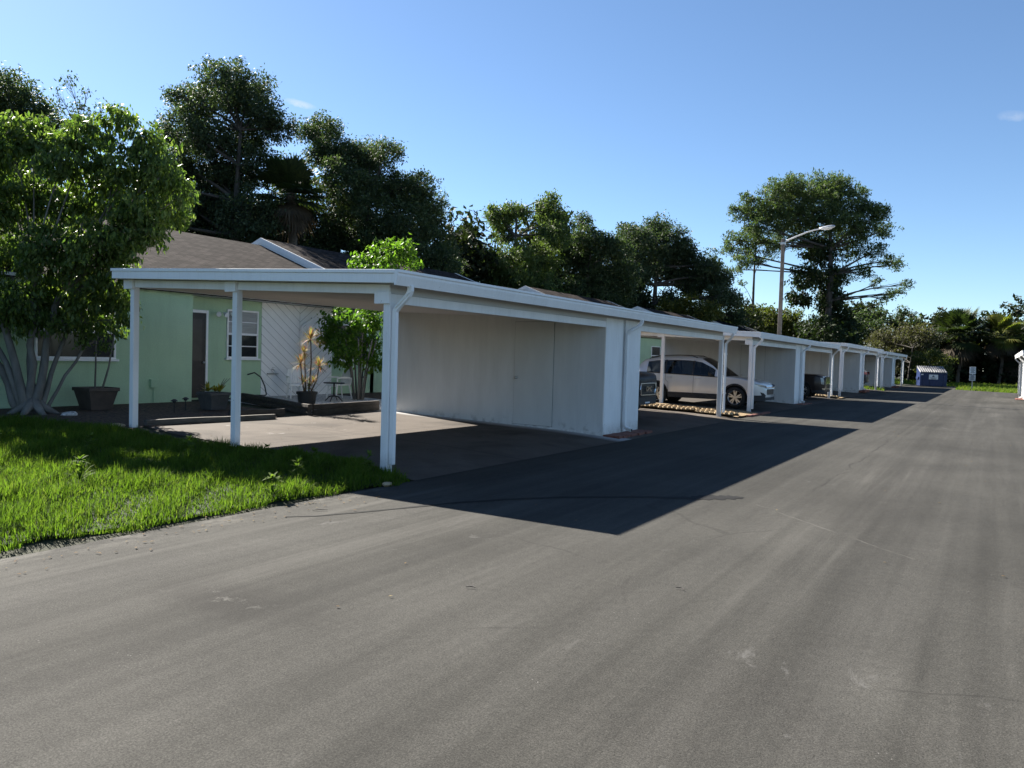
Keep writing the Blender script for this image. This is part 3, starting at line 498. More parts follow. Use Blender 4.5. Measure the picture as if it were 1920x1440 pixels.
# ------------------------------------------------------------------ carport
def ztop(x): return 2.815 - .0385*x
def carport(name, label, group):
    t = thing(name, label, 'carport', (0,0,0), 0, group)
    xa, xb, y0, y1 = .33, -6.25, -.28, 15.57
    def sl(b, x0, x1, ya, yb, top, bot):   # slab that follows the roof fall; x0 > x1
        b.hexa([(x1,ya,ztop(x1)+bot),(x0,ya,ztop(x0)+bot),(x0,yb,ztop(x0)+bot),(x1,yb,ztop(x1)+bot),
                (x1,ya,ztop(x1)+top),(x0,ya,ztop(x0)+top),(x0,yb,ztop(x0)+top),(x1,yb,ztop(x1)+top)])
    b = MB(); sl(b, xa-.03, xb+.03, y0+.03, y1-.03, -.02, -.165); b.build('roof', M['roof_deck'], t)
    b = MB()
    for ya, yb in ((y0-.005, y0+.028), (y1-.028, y1+.005)): sl(b, xa, xb, ya, yb, -.045, -.172)
    sl(b, xb+.028, xb-.005, y0+.03, y1-.03, -.045, -.172)
    b.build('fascia', M['white_trim'], t, bevel=.004)
    b = MB()
    for ya, yb in ((y0-.022, y0+.04), (y1-.04, y1+.022)): sl(b, xa+.004, xb-.02, ya, yb, .006, -.043)
    sl(b, xb+.04, xb-.02, y0+.042, y1-.042, .006, -.043)
    b.build('drip_edge', M['white_trim'], t, bevel=.005)
    # box gutter along the road side: shaped profile swept along y
    zt = ztop(xa); prof = [(xa+.002,zt+.004),(xa+.075,zt+.004),(xa+.078,zt-.03),(xa+.062,zt-.045),(xa+.062,zt-.075),(xa+.05,zt-.12),(xa+.03,zt-.20),(xa+.002,zt-.20)]
    b = MB(); n = len(prof)
    b.add([(x,y0-.024,z) for x, z in prof]+[(x,y1+.024,z) for x, z in prof], [(k,(k+1)%n,n+(k+1)%n,n+k) for k in range(n)]+[tuple(range(n)), tuple(range(2*n-1,n-1,-1))])
    b.build('gutter', M['gutter'], t)
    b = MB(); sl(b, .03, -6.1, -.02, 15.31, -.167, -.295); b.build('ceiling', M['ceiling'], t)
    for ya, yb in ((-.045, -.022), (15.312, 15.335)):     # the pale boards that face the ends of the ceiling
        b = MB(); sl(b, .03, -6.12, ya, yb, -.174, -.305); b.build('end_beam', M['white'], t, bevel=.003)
    for ya, yb in ((-.06, 6.94), (8.84, 15.35)):
        b = MB(); b.box(-.045, .03, ya, yb, 2.385, ztop(.03)-.297); b.build('header_beam', M['white'], t, bevel=.004)
    # posts, their brackets
    for px in (0, -3.2, -6.0):
        for py in (0, 15.29):
            s = .055 if px else .06
            top = 2.384 if px == 0 else ztop(px)-.297
            b = MB(); b.box(px-s, px+s, py-s, py+s, -.15, top)
            p = b.build('post', M['white'], t, bevel=.006)
            yb_ = -.072 if py == 0 else 15.362; hb = .085
            b = MB(); zc = ztop(px)-.25 if px else 2.46
            b.box(px-.20, px+.06, yb_-.024, yb_+.024, zc-hb, zc+hb-.005); b.build('bracket', M['white_trim'], t, bevel=.004)
            if px == 0:
                b = MB()
                for zz in (.22, .30): b.box(px-.03, px+.05, py-s-.006, py-s, zz, zz+.012)
                b.box(px-.035, px+.055, py-s-.004, py-s, .16, .33); b.build('strap', M['white'], p)
    # downspouts from the gutter
    def spout(y, yd, foot):
        zc = zt-.2
        pts = [(xa+.02,y,zc+.02),(xa+.02,y,zc-.05),(xa-.01,y+.12*(yd-y),zc-.11),(xa-.09,y+.5*(yd-y),zc-.19),(xa-.17,y+.88*(yd-y),zc-.26),(.105,yd,zc-.33),(.105,yd,zc-.45),(.105,yd,foot+.16)]
        if foot > .0: pts += [(.115,yd,foot+.08),(.16,yd,foot+.03),(.28,yd,foot)]
        b = MB(); b.tube(pts, .052, 4, flat=.8)
        for k in range(7):   # crimped bend
            q = Vector(pts[2]).lerp(Vector(pts[4]), k/6); b.obox(q, (.041,0,.03), (0,.05,0), (-.003,0,.004))
        for zz in ((1.95, .75) if yd != 0 else ()): b.box(.062, .150, yd-.05, yd+.05, zz, zz+.025)
        d = b.build('downspout', M['gutter'], t, bevel=.004)
        if foot > .0:
            b = MB(); b.obox((.284,yd,foot), (.003,0,0), (0,.03,0), (0,0,.026)); b.build('outlet', M['dark_hole'], d)
    spout(.02, 0, 0); spout(8.12, 7.9, .13); spout(15.27, 15.42, 0)
    # storage closet between the two bays
    b = MB()
    zc = -.296
    b.hexa([(-5.95,6.95,-.1),(0,6.95,-.1),(0,8.83,-.1),(-5.95,8.83,-.1),(-5.95,6.95,ztop(-5.95)+zc),(0,6.95,ztop(0)+zc),(0,8.83,ztop(0)+zc),(-5.95,8.83,ztop(-5.95)+zc)])
    b.build('closet_wall', M['sheet'], t)
    for ya, yb in ((6.94, 7.83), (7.97, 8.84)):
        b = MB(); b.box(.002, .034, ya, yb, .02, ztop(.034)-.22); b.build('front_panel', M['white'], t, bevel=.004)
    b = MB(); b.box(-5.96, .03, 6.925, 6.947, .0, .13); b.build('skirt_board', M['white'], t, bevel=.003)
    for s, yf in ((-1, 6.95), (1, 8.83)):
        b = MB(); yy0, yy1 = (yf-.014, yf-.002) if s < 0 else (yf+.002, yf+.014)
        b.box(-2.26, -1.24, yy0, yy1, .16, 2.50)
        d = b.build('door', M['door_paint'], t, bevel=.002)
        b = MB(); ye = yf-.004 if s < 0 else yf+.004
        for x0_, x1_, z0_, z1_ in ((-2.268,-2.262,.14,2.508),(-1.238,-1.232,.14,2.508),(-2.262,-1.238,2.502,2.508),(-2.262,-1.238,.152,.158)):
            b.box(x0_, x1_, min(yf, ye), max(yf, ye), z0_, z1_)
        b.build('door_gap', M['seam'], d)
        b = MB(); b.lathe([(.0,-.075),(.022,-.07),(.03,-.055),(.022,-.042),(.011,-.036),(.011,-.014),(.026,-.012),(.026,0)], (-2.19,yf-.014 if s < 0 else yf+.014,1.22), 'y', 14)
        if s > 0:
            for k in range(len(b.v)): b.v[k] = (b.v[k][0], 2*(yf+.014)-b.v[k][1], b.v[k][2])
        b.build('knob', M['steel'], d, smooth=True)
    b = MB()
    for k in range(9):
        b.box(.036, .40+.04*random.random(), 6.93+k*.212, 6.93+k*.212+.20, -.06, .065+.008*random.random())
    b.build('brick_step', M['brick'], t, bevel=.006)
    return t
G_CP = 'white carports in rows along the road'
cp0 = carport('carport', 'nearest white flat roofed carport, its left bay empty, on the lawn corner', G_CP)
labs = ['', 'white carport with a silver crossover parked in its left bay', 'white carport with a red tail lamp showing in its right bay', 'last white carport of the long row, beside the blue dumpster']
for i in (1, 2, 3):
    c = copy_tree(cp0); c.location = (0, UNIT_Y[i], UNIT_DZ[i]); c['label'] = labs[i]
c = copy_tree(cp0); c.location = (8.75, 55.0, -.02); c.rotation_euler = (0,0,math.pi); c['label'] = 'sunlit white carport across the road, cut off by the right edge'

# ------------------------------------------------------------------ houses
def window(parent, x, y0, y1, z0, z1, bars=3, blind=True):
    w = MB(); f = .045
    w.box(x, x+.05, y0, y0+f, z0, z1); w.box(x, x+.05, y1-f, y1, z0, z1); w.box(x, x+.05, y0+f, y1-f, z1-f, z1); w.box(x, x+.06, y0+f, y1-f, z0, z0+f)
    for k in range(1, bars+1):
        zc = z0+(z1-z0)*k/(bars+1); h = .03 if k == (bars+1)//2 else .014
        w.box(x+.002, x+.045, y0+f, y1-f, zc-h, zc+h)
    o = w.build('window', M['white_trim'], parent, bevel=.003)
    zm = (z0+z1)/2
    p = MB(); p.box(x, x+.018, y0+f, y1-f, z0+f, zm); 
    if not blind: p.box(x, x+.018, y0+f, y1-f, zm, z1-f)
    p.build('pane', M['pane'], o)
    if blind:
        p = MB(); p.box(x, x+.012, y0+f, y1-f, zm, z1-f)
        for k in range(14):
            zz = zm+(z1-f-zm)*k/14; p.box(x+.0125, x+.02, y0+f+.003, y1-f-.003, zz, zz+.028)
        p.build('blind', M['blind'], o)
    s = MB(); s.box(x, x+.10, y0-.05, y1+.05, z0-.05, z0-.002); s.build('sill', M['white_trim'], o, bevel=.004)
    return o
def roof_half(t, ya, yb, zr, mat, rake_a=True, rake_b=False):
    xr, xf, xk = -16.5, -9.95, -21.5; s = .38
    zf, zk = zr-s*(xr-xf)*-1, zr-s*(xr-xk)
    b = MB()
    for x0, z0, x1, z1 in ((xf, zf, xr, zr), (xk, zk, xr, zr)):
        b.hexa([(x0,ya,z0-.1),(x1,ya,z1-.1),(x1,yb,z1-.1),(x0,yb,z0-.1),(x0,ya,z0),(x1,ya,z1),(x1,yb,z1),(x0,yb,z0)])
    b.build('roof', mat, t)
    for on, y, d in ((rake_a, ya, -1), (rake_b, yb, 1)):
        if not on: continue
        b = MB()
        for off, top, bot in ((.055, .02, -.19), (.03, -.19, -.42)):
            y0_, y1_ = (y-off, y-.001) if d < 0 else (y+.001, y+off)
            for x0, z0, x1, z1 in ((xf+.05, zf-.02, xr, zr), (xk-.05, zk-.02, xr, zr)):
                b.hexa([(x0,y0_,z0+bot),(x1,y0_,z1+bot),(x1,y1_,z1+bot),(x0,y1_,z0+bot),(x0,y0_,z0+top),(x1,y0_,z1+top),(x1,y1_,z1+top),(x0,y1_,z0+top)])
        b.build('rake_board', M['white_trim'], t)
    b = MB(); b.box(xf+.002, xf+.05, ya, yb, zf-.075, zf-.01); b.build('fascia', M['white_trim'], t, bevel=.004)
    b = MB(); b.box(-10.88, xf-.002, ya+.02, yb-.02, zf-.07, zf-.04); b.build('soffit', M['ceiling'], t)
    # gable walls under the rake
    b = MB()
    b.add([(-10.9,ya+.02,0),(-21,ya+.02,0),(-21,ya+.02,zk-.1),(xr,ya+.02,zr-.12),(-10.9,ya+.02,zf+.35),(-10.9,ya+.2,0),(-21,ya+.2,0),(-21,ya+.2,zk-.1),(xr,ya+.2,zr-.12),(-10.9,ya+.2,zf+.35)],
          [(0,1,2,3,4),(9,8,7,6,5),(0,5,6,1),(1,6,7,2),(2,7,8,3),(3,8,9,4),(4,9,5,0)])
    b.build('gable_wall', M['mint'], t)
    return zf
def house(label, yp, near, far, mat, detail=False):
    t = thing('house', label, 'house', (0,0,0), 0, 'houses behind the carport row')
    zf1 = roof_half(t, yp-near, yp, 5.62, mat, True, False)
    zf2 = roof_half(t, yp, yp+far, 5.88, mat, True, True)
    b = MB(); b.box(-21, -20.8, yp-near+.3, yp+far-.1, 0, 3.4); b.build('wall', M['mint'], t)
    if detail:
        b = MB(); b.box(-10.4, -10.2, -7.9, 4.15, -.05, zf1-.075); b.build('wall', M['mint'], t)
        b = MB(); b.box(-10.9, -10.402, 3.95, 4.14, -.05, zf1-.075); b.build('wall', M['mint'], t)
        b = MB(); b.box(-11.1, -10.9, 4.142, 6.9, -.05, zf1-.075); b.box(-11.1, -10.9, 9.7, yp+far-.1, -.05, zf1-.075); b.build('wall', M['mint'], t)
        b = MB(); b.box(-11.1, -10.88, 6.902, 8.32, .3, zf1-.075); b.build('siding', M['diag_a'], t)
        b = MB(); b.box(-11.1, -10.88, 8.34, 9.698, .3, zf1-.075); b.build('siding', M['diag_b'], t)
        window(t, -10.9, 5.70, 6.76, 1.43, 2.78, 3)
        window(t, -10.2, .35, 2.12, 1.37, 2.6, 1, False)
        window(t, -10.9, 9.78, 11.3, 1.42, 2.6, 1, False)
        window(t, -10.9, 13.6, 14.8, 1.42, 2.6, 1, False)
        d = MB(); d.box(-10.899, -10.86, 4.20, 5.02, .36, 2.62); d = d.build('door', M['black'], t, bevel=.003)
        k = MB(); k.box(-10.859, -10.85, 4.32, 4.9, 1.35, 2.45); k.build('door_pane', M['seat_dark'], d)
        k = MB(); k.lathe([(0,.05),(.03,.045),(.03,.02),(.012,.015),(.012,0)], (-10.86,4.95,1.3), 'x', 12); k.build('handle', M['steel'], d, smooth=True)
        k = MB(); k.box(-10.898, -10.84, 5.022, 5.09, .34, 2.70); k.box(-10.898, -10.84, 4.145, 5.02, 2.622, 2.70); k.build('door_frame', M['white_trim'], t, bevel=.003)
        for yy, a in ((5.36, -.5), (5.52, 0), (5.74, .5)):
            k = MB(); v = Vector((math.cos(a)*.8, math.sin(a), -.35)).normalized(); c = Vector((-10.78, yy, 2.66))
            k.tube([c, c+v*.05, c+v*.09, c+v*.15], [.03,.045,.062,.066], 12); k.build('floodlight', M['white_trim'], t, smooth=False)
        k = MB(); k.tube([(-10.8,8.75,2.72),(-10.8,8.74,2.66),(-10.8,8.6,2.58),(-10.8,8.40,2.48),(-10.8,8.33,2.40),(-10.8,8.33,.45)], .05, 4, flat=.8); k.build('downspout', M['gutter'], t)
        k = MB(); k.box(-10.2, -10.12, 2.98, 3.18, .70, .9); k.tube([(-10.16,3.08,.7),(-10.16,3.08,.33)], .014, 6); k.build('meter_box', M['mint'], t, bevel=.01)
        k = MB(); k.tube([(-10.88,7.28,1.12),(-10.80,7.28,1.12),(-10.76,7.28,1.08),(-10.75,7.28,1.02)], .02, 8); k.lathe([(.0,.0),(.045,.0),(.045,.012),(0,.012)], (-10.79,7.28,1.17), 'z', 10); k.box(-10.87, -10.82, 7.1, 7.5, .98, 1.01); k.build('tap', M['steel'], t)
    else:
        b = MB(); b.box(-11.1, -10.9, yp-near+.3, yp+1.0, -.05, zf1-.075); b.box(-11.1, -10.9, yp+3.6, yp+far-.1, -.05, zf1-.075); b.build('wall', M['mint'], t)
        b = MB(); b.box(-11.1, -10.88, yp+2.71, yp+3.598, .3, zf1-.075); b.build('siding', M['diag_b'], t)
        b = MB(); b.box(-11.1, -10.9, yp+1.002, yp+2.708, -.05, zf1-.075); b.build('wall', M['mint'], t)
        window(t, -10.9, yp+1.35, yp+2.35, 1.43, 2.78, 3, False); window(t, -10.9, yp-3, yp-1.8, 1.43, 2.78, 3); window(t, -10.9, yp+6, yp+7.5, 1.43, 2.6, 1, False)
    return t
house('mint green house with brown shingle roof behind the nearest carport', 11.5, 19.5, 12.3, M['shingle'], True)
house('mint green house with brown shingle roof behind the silver crossover', 30.8, 5.0, 11.4, M['shingle'])
house('brown shingle roofed house behind the carport with the red tail lamp', 47.7, 5.0, 11.4, M['shingle'])
house('farthest house of the row, with a dark charcoal shingle roof', 65.5, 5.0, 11.4, M['shingle_dark'])
# ------------------------------------------------------------------ garden things
def log(label, p0, p1, w, h, mat, name='timber', group='landscape timbers round the beds'):
    p0, p1 = Vector(p0), Vector(p1); n = 7; L = (p1-p0); d = L.normalized(); s = Vector((-d.y, d.x, 0)).normalized()
    b = MB(); ring = []; prof = [(-1,0),(-.8,1),(0,1.08),(.8,1),(1,0),(.85,-.9),(-.85,-.9)]
    vs = []
    for i in range(n+1):
        c = p0+L*(i/n); jw = 1+random.uniform(-.08,.08); jz = random.uniform(-.006,.006)
        vs += [c + s*(x*w*jw) + Vector((0,0,h+z*h+jz)) for x, z in prof]
    k = len(prof); fs = [(i*k+j, i*k+(j+1)%k, (i+1)*k+(j+1)%k, (i+1)*k+j) for i in range(n) for j in range(k)] + [tuple(range(k)), tuple(range(n*k+k-1, n*k-1, -1))]
    b.add(vs, fs); o = b.build(name, mat); recentre(o, p0); return tag(o, label, 'timber', group)
log('bleached log along the mulch bed behind the carport post', (-6.2,.35,.215), (-5.95,3.15,.205), .07, .055, M['timber_pale'])
log('short dark timber end lying behind the bleached log', (-6.55,2.5,.22), (-6.35,3.75,.215), .09, .085, M['timber'])
for k in range(2):
    log(('lower' if k == 0 else 'upper')+' dark timber running from the bed corner towards the house door', (-9.6,5.25,.29+k*.125), (-6.12+.02*k,4.32,.215+k*.125), .06, .062, M['timber'])
    log(('lower' if k == 0 else 'upper')+' dark timber from the bed corner towards the storage closet', (-6.08-.02*k,4.42,.215+k*.125), (-6.3,6.82,.22+k*.125), .06, .062, M['timber'])

def pot_round(parent, c, r0, r1, h, mat):
    b = MB(); b.lathe([(0,0),(r0,0),(r1*.96,h*.86),(r1*1.06,h*.86),(r1*1.08,h),(r1*.95,h),(r1*.9,h*.88),(0,h*.88)], c, 'z', 20); return b.build('pot', mat, parent, smooth=False, bevel=.003)
def pot_square(parent, c, r0, r1, h, mat):
    b = MB(); x, y, z = c
    def ring(r, zz): return [(x-r,y-r,z+zz),(x+r,y-r,z+zz),(x+r,y+r,z+zz),(x-r,y+r,z+zz)]
    rr = [(r0,0),(r1*.97,h*.84),(r1*1.05,h*.84),(r1*1.05,h),(r1*.93,h),(r1*.9,h*.86)]
    vs = []; [vs.extend(ring(*q)) for q in rr]
    fs = [(i*4+k, i*4+(k+1)%4, i*4+4+(k+1)%4, i*4+4+k) for i in range(len(rr)-1) for k in range(4)] + [(0,3,2,1), tuple(20+k for k in range(4))]
    b.add(vs, fs); return b.build('pot', mat, parent, bevel=.006)

# ------------------------------------------------------------------ foliage engine
def leaf_quads(C, D, S, L, W, fold=.18):
    """C centres, D leaf axis, S side axis -> one kite-shaped quad each"""
    Nn = np.cross(D, S); L = L[:,None]; W = W[:,None]
    return np.stack([C-D*L*.5, C+S*W*.5+Nn*W*fold-D*L*.05, C+D*L*.5, C-S*W*.5+Nn*W*fold-D*L*.05], 1).reshape(-1,3)
def unit(v): return v/np.maximum(np.linalg.norm(v, axis=1, keepdims=True), 1e-9)
def crown_pts(clumps, dens, tuft, per, seed, squash=.85, inner=.45):
    """leaf points gathered in tufts spread through every clump; returns points, outward vectors and tuft centres"""
    rng = np.random.RandomState(seed); P = []; O = []; TC = []
    for x, y, z, r in clumps:
        k = max(3, int(dens*(r/tuft)**2))
        d = unit(rng.normal(size=(k,3))); rad = r*(inner+(1.06-inner)*rng.uniform(0,1,k)**.55)
        rad *= np.where(rng.uniform(size=k) < .09, rng.uniform(1.05,1.38,k), 1.0)
        rad *= 1+.22*np.sin(d[:,0]*5+x)*np.sin(d[:,2]*6+z)+.10*rng.normal(size=k)
        t = d*rad[:,None]*np.array([1,1,squash])
        c = np.array([x,y,z])+t; TC.append(c)
        pp = np.repeat(c, per, 0)+rng.normal(size=(k*per,3))*tuft*np.array([.46,.46,.36])
        P.append(pp); O.append(np.repeat(d, per, 0))
    return np.concatenate(P), np.concatenate(O), np.concatenate(TC)
def crown(name, clumps, mat, parent, dens, tuft, per, leaf, seed, droop=.2, aspect=.5, squash=.85, inner=.45, up=.25):
    P, O, TC = crown_pts(clumps, dens, tuft, per, seed, squash, inner); n = len(P); rng = np.random.RandomState(seed+1)
    D = unit(rng.normal(size=(n,3))+O*.8+np.array([0,0,-droop*2.2])); 
    up_v = unit(rng.normal(size=(n,3))*.75+np.array([0,0,1.0+up])); S = unit(np.cross(D, up_v))
    L = leaf*rng.uniform(.65,1.35,n); V = leaf_quads(P, D, S, L, L*aspect)
    F = np.arange(4*n).reshape(-1,4); o = np_mesh(name, V, F, mat, parent)
    return o, TC
def limbs(b, base_pts, radii, clumps, rng, r_lim=.10, twigs=None, sides=7, wig=.12):
    """trunk plus a limb to every clump and a few twigs"""
    b.tube(base_pts, radii, 10); bp = [Vector(p) for p in base_pts]
    for x, y, z, r in clumps:
        c = Vector((x,y,z)); best = min(range(1, len(bp)), key=lambda i: (bp[i]-c).length + max(0, bp[i].z-c.z+.3)*3 + .15*(len(bp)-i))
        s = bp[best]; m = (s+c)/2 + Vector((rng.uniform(-1,1), rng.uniform(-1,1), rng.uniform(-.2,.9)))*(c-s).length*wig
        q = [(s*(1-t)**2 + m*2*t*(1-t) + c*t*t) for t in (0,.2,.4,.6,.8,1)]
        ra = min(radii[best]*.75, r_lim*(.5+.5*min(1, r))); b.tube(q, [ra, ra*.85, ra*.7, ra*.55, ra*.42, ra*.25], sides, cap=False)
        if twigs:
            for _ in range(twigs):
                d = Vector((rng.normal(), rng.normal(), rng.normal()*.7+.2)).normalized(); e = c+d*r*rng.uniform(.6,1.0); k = q[rng.randint(3,6)]
                mm = (k+e)/2+Vector((rng.normal(),rng.normal(),rng.normal()))*r*.12; b.tube([k, mm, e], [ra*.35, ra*.24, ra*.1], 4, cap=False)
def tree(name, label, cat, base, top, r0, cl, bark, leafm, dens, tuft, per, leaf, seed, group=None, bend=.4, r_lim=.12, twigs=3, crown_name='crown', **kw):
    rng = np.random.RandomState(seed); base = Vector(base); t = thing(name, label, cat, base, 0, group)
    rel = [(x-base.x, y-base.y, z-base.z, r) for x, y, z, r in cl]; top = Vector(top)-base
    n = 7; pts = []; rad = []
    for i in range(n+1):
        f = i/n; pts.append(Vector((top.x*f**1.3+bend*math.sin(f*5+seed)*.25*f, top.y*f**1.3+bend*math.cos(f*4+seed)*.25*f, top.z*f - (.25 if i == 0 else 0)))); rad.append(r0*(1.25 if i == 0 else 1-.8*f**.8))
    b = MB(); limbs(b, pts, rad, rel, rng, r_lim, twigs); b.build('trunk', bark, t, smooth=True)
    crown(crown_name, rel, leafm, t, dens, tuft, per, leaf, seed, **kw); return t

# background trees
G_T = 'trees rising behind the houses'
tree('oak_tree', 'tallest dark oak standing behind the brown roof, its open crown top showing sky', 'tree', (-25.2,17.1,.3), (-25,17,12.5), .38, CL['OAK_TALL'], M['trunk'], M['oak_leaf'], 13, .34, 22, .15, 21, G_T, twigs=5)
tree('oak_tree', 'wide dark oak sloping down to the right, right of the shaggy fan palm', 'tree', (-25.0,25.8,.3), (-24,25.2,10.5), .36, CL['OAK_DOME'], M['trunk'], M['oak_leaf_b'], 15, .36, 22, .155, 22, G_T, twigs=4)
tree('oak_tree', 'dark leafy tree at the top left corner behind the ficus', 'tree', (-32.2,10.0,.3), (-32.2,10,11.5), .34, CL['OAK_LEFT'], M['trunk'], M['oak_leaf_b'], 13, .36, 20, .155, 23, G_T)
tree('sparse_tree', 'thin half bare tree of open twigs rising above the ficus', 'tree', (-29.0,11.2,.3), (-28.6,11.4,11.2), .16, CL['SPARSE_LEFT'], M['trunk'], M['oak_leaf'], 5, .34, 9, .16, 24, G_T, twigs=9, r_lim=.06)
tree('vine_covered_tree', 'tree smothered in hanging vines with a leafy tower at its top', 'tree', (-24.2,41.5,.3), (-23.6,41.2,12.5), .34, CL['VINED'], M['trunk'], M['vine_leaf'], 15, .42, 20, .21, 25, G_T, droop=.75, twigs=4)
tree('broadleaf_tree', 'dark tree between the vine covered tree and the spreading oak', 'tree', (-21.6,48.5,.3), (-20.8,48,10.5), .3, CL['MIDDLE'], M['trunk'], M['oak_leaf_b'], 15, .44, 20, .22, 26, G_T, twigs=3)
tree('spreading_oak', 'broad spreading oak with sky gaps low under its right limb', 'tree', (-22.6,66.2,.3), (-22.2,66,13), .5, CL['OAK_SPREAD'], M['trunk'], M['oak_leaf'], 15, .54, 20, .27, 27, G_T, twigs=4, r_lim=.25)
tree('yellow_green_shrub', 'large yellow green shrub under the spreading oak', 'shrub', (-18.8,66,.3), (-18.7,65.8,5), .14, CL['YELLOW_BUSH'], M['trunk'], M['yellow_leaf'], 12, .5, 14, .32, 28, None, r_lim=.06)
tree('olive_shrub', 'pale olive bush mass left of the tall pine, behind the lamp pole', 'shrub', (-16.1,90,.3), (-16,89.8,6), .16, CL['OLIVE_BUSH'], M['trunk'], M['olive_leaf'], 12, .6, 14, .38, 29, None, r_lim=.08, droop=.4)
# tall pine with ivy-clad trunk
PB = Vector((-9.4,85.7,.1)); pine = thing('pine_tree', 'tall wide crowned pine with ivy climbing its trunk, behind the street lamp', 'tree', PB, 0, None)
rel = lambda cl, B: [(x-B.x, y-B.y, z-B.z, r) for x, y, z, r in cl]
b = MB(); rg = np.random.RandomState(5)
limbs(b, [(0,0,-.3),(.1,0,3),(.25,0,6),(.3,0,9),(.35,0,12),(.2,0,15),(0,0,18),(-.3,0,20.5)], [.5,.42,.38,.34,.29,.22,.14,.06], rel(CL['PINE'], PB), rg, .16, 6, wig=.16)
b.build('trunk', M['trunk'], pine, smooth=True)
crown('crown', rel(CL['PINE'], PB), M['pine_leaf'], pine, 8.5, .48, 17, .33, 31, droop=-.15, aspect=.34, squash=.85, inner=.3)
crown('ivy', rel(CL['PINE_IVY'], PB), M['ivy_leaf'], pine, 11, .6, 13, .40, 32, droop=.5)
tree('pine_tree', 'slim bare stemmed pine beside the tall pine, left of the lamp pole', 'tree', (-17.9,86.3,.2), (-17.7,86.1,20.5), .26, CL['PINE_THIN'], M['trunk'], M['pine_leaf'], 8, .5, 14, .40, 33, None, bend=.2, r_lim=.07, twigs=3, droop=-.1, aspect=.34, squash=.6)
tree('broadleaf_tree', 'leaning leafy tree right of the tall pine, above the far carport', 'tree', (-8.5,101.5,.1), (-5.5,101.6,8.5), .22, CL['SCRUB'], M['trunk'], M['oak_leaf_b'], 10, .55, 13, .38, 34, None, twigs=4)
tree('grey_shrub', 'tall grey brown scrub behind the blue dumpster', 'shrub', (-1.0,90,.1), (-.8,89.8,4), .12, CL['GREY_SCRUB'], M['trunk'], M['grey_leaf'], 13, .5, 13, .28, 35, None, r_lim=.05, twigs=6)
tree('pale_shrub', 'pale green bush directly behind the blue dumpster lid', 'shrub', (1.5,83.2,.1), (1.4,83.2,2.4), .08, CL['PALE_BUSH'], M['trunk'], M['olive_leaf'], 12, .4, 13, .25, 36, None, r_lim=.04)
# the wood that closes the view
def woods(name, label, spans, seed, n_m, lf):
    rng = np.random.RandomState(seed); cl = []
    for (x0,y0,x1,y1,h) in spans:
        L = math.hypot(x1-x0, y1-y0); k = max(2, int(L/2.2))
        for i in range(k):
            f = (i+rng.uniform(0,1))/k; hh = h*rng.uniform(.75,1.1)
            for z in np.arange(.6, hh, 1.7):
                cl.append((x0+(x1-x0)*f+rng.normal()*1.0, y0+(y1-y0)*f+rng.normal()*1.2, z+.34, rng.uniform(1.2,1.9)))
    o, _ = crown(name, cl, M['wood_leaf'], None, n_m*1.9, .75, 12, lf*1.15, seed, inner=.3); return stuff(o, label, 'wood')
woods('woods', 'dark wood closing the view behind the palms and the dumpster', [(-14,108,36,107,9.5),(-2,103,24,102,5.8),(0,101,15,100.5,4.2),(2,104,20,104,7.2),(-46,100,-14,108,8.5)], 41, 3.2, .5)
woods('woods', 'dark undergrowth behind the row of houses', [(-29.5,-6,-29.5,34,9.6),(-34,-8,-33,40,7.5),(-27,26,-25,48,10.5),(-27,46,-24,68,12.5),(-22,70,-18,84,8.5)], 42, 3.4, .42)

# fan palms
def fan_palm(label, base, h, R_, n, mat, seed, trunk_r=.17, dead=14, skirt=True, group='fan palms'):
    rng = np.random.RandomState(seed); t = thing('fan_palm', label, 'palm', base, 0, group)
    b = MB(); m = 9; pts = [(.12*math.sin(i*.7+seed), .1*math.cos(i*.6+seed)-.1, h*i/m-(.2 if i == 0 else 0)) for i in range(m+1)]
    b.tube(pts, [trunk_r*(1.25 if i == 0 else 1+.06*(i%2)) for i in range(m+1)], 10); b.build('trunk', M['trunk_palm'], t)
    top = np.array(pts[-1])
    def fronds(name, k, elo, ehi, mat, scale, droopy):
        Vs = []
        for i in range(k):
            az = 2*np.pi*(i*.618+rng.uniform(-.05,.05)); el = R(rng.uniform(elo, ehi)); Rr = R_*scale*rng.uniform(.8,1.1)
            d = np.array([math.cos(az)*math.cos(el), math.sin(az)*math.cos(el), math.sin(el)]); side = unit(np.cross(d, [[0,0,1.0]]))[0]; up = np.cross(side, d)
            pe = top+d*Rr*.52+np.array([0,0,-.06*Rr]); w = .02*R_
            Vs.append([top-side*w, top+side*w, pe+side*w*.6, pe-side*w*.6])
            nl = 22
            for j in range(nl):
                a = R(-105+210*j/(nl-1)); ll = Rr*.55*(1-.35*abs(a)/1.85)*rng.uniform(.9,1.08)
                q = d*math.cos(a)+side*math.sin(a)+up*(.12-.3*abs(math.sin(a))*.2)
                mid = pe+q*ll*.55; tip = pe+q*ll+np.array([0,0,-droopy*ll*(.25+.3*rng.uniform())])
                s2 = np.cross(q, up); s2 /= np.linalg.norm(s2)+1e-9; ww = ll*.055
                Vs.append([pe, mid+s2*ww, tip, mid-s2*ww])
        V = np.array(Vs).reshape(-1,3); np_mesh(name, V, np.arange(len(V)).reshape(-1,4), mat, t)
    fronds('crown', n, -35, 80, mat, 1.0, .5)
    if skirt: fronds('dead_fronds', dead, -85, -38, M['dead_leaf'], .92, .7)
    return t
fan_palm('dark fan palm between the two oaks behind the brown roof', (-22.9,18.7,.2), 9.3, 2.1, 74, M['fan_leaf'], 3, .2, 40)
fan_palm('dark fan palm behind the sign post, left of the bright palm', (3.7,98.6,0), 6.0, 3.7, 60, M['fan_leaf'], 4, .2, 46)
fan_palm('fan palm with sunlit yellow green fronds, rightmost of the far palms', (7.85,98.6,0), 5.9, 3.0, 46, M['fan_leaf_lit'], 5, .18, 34)
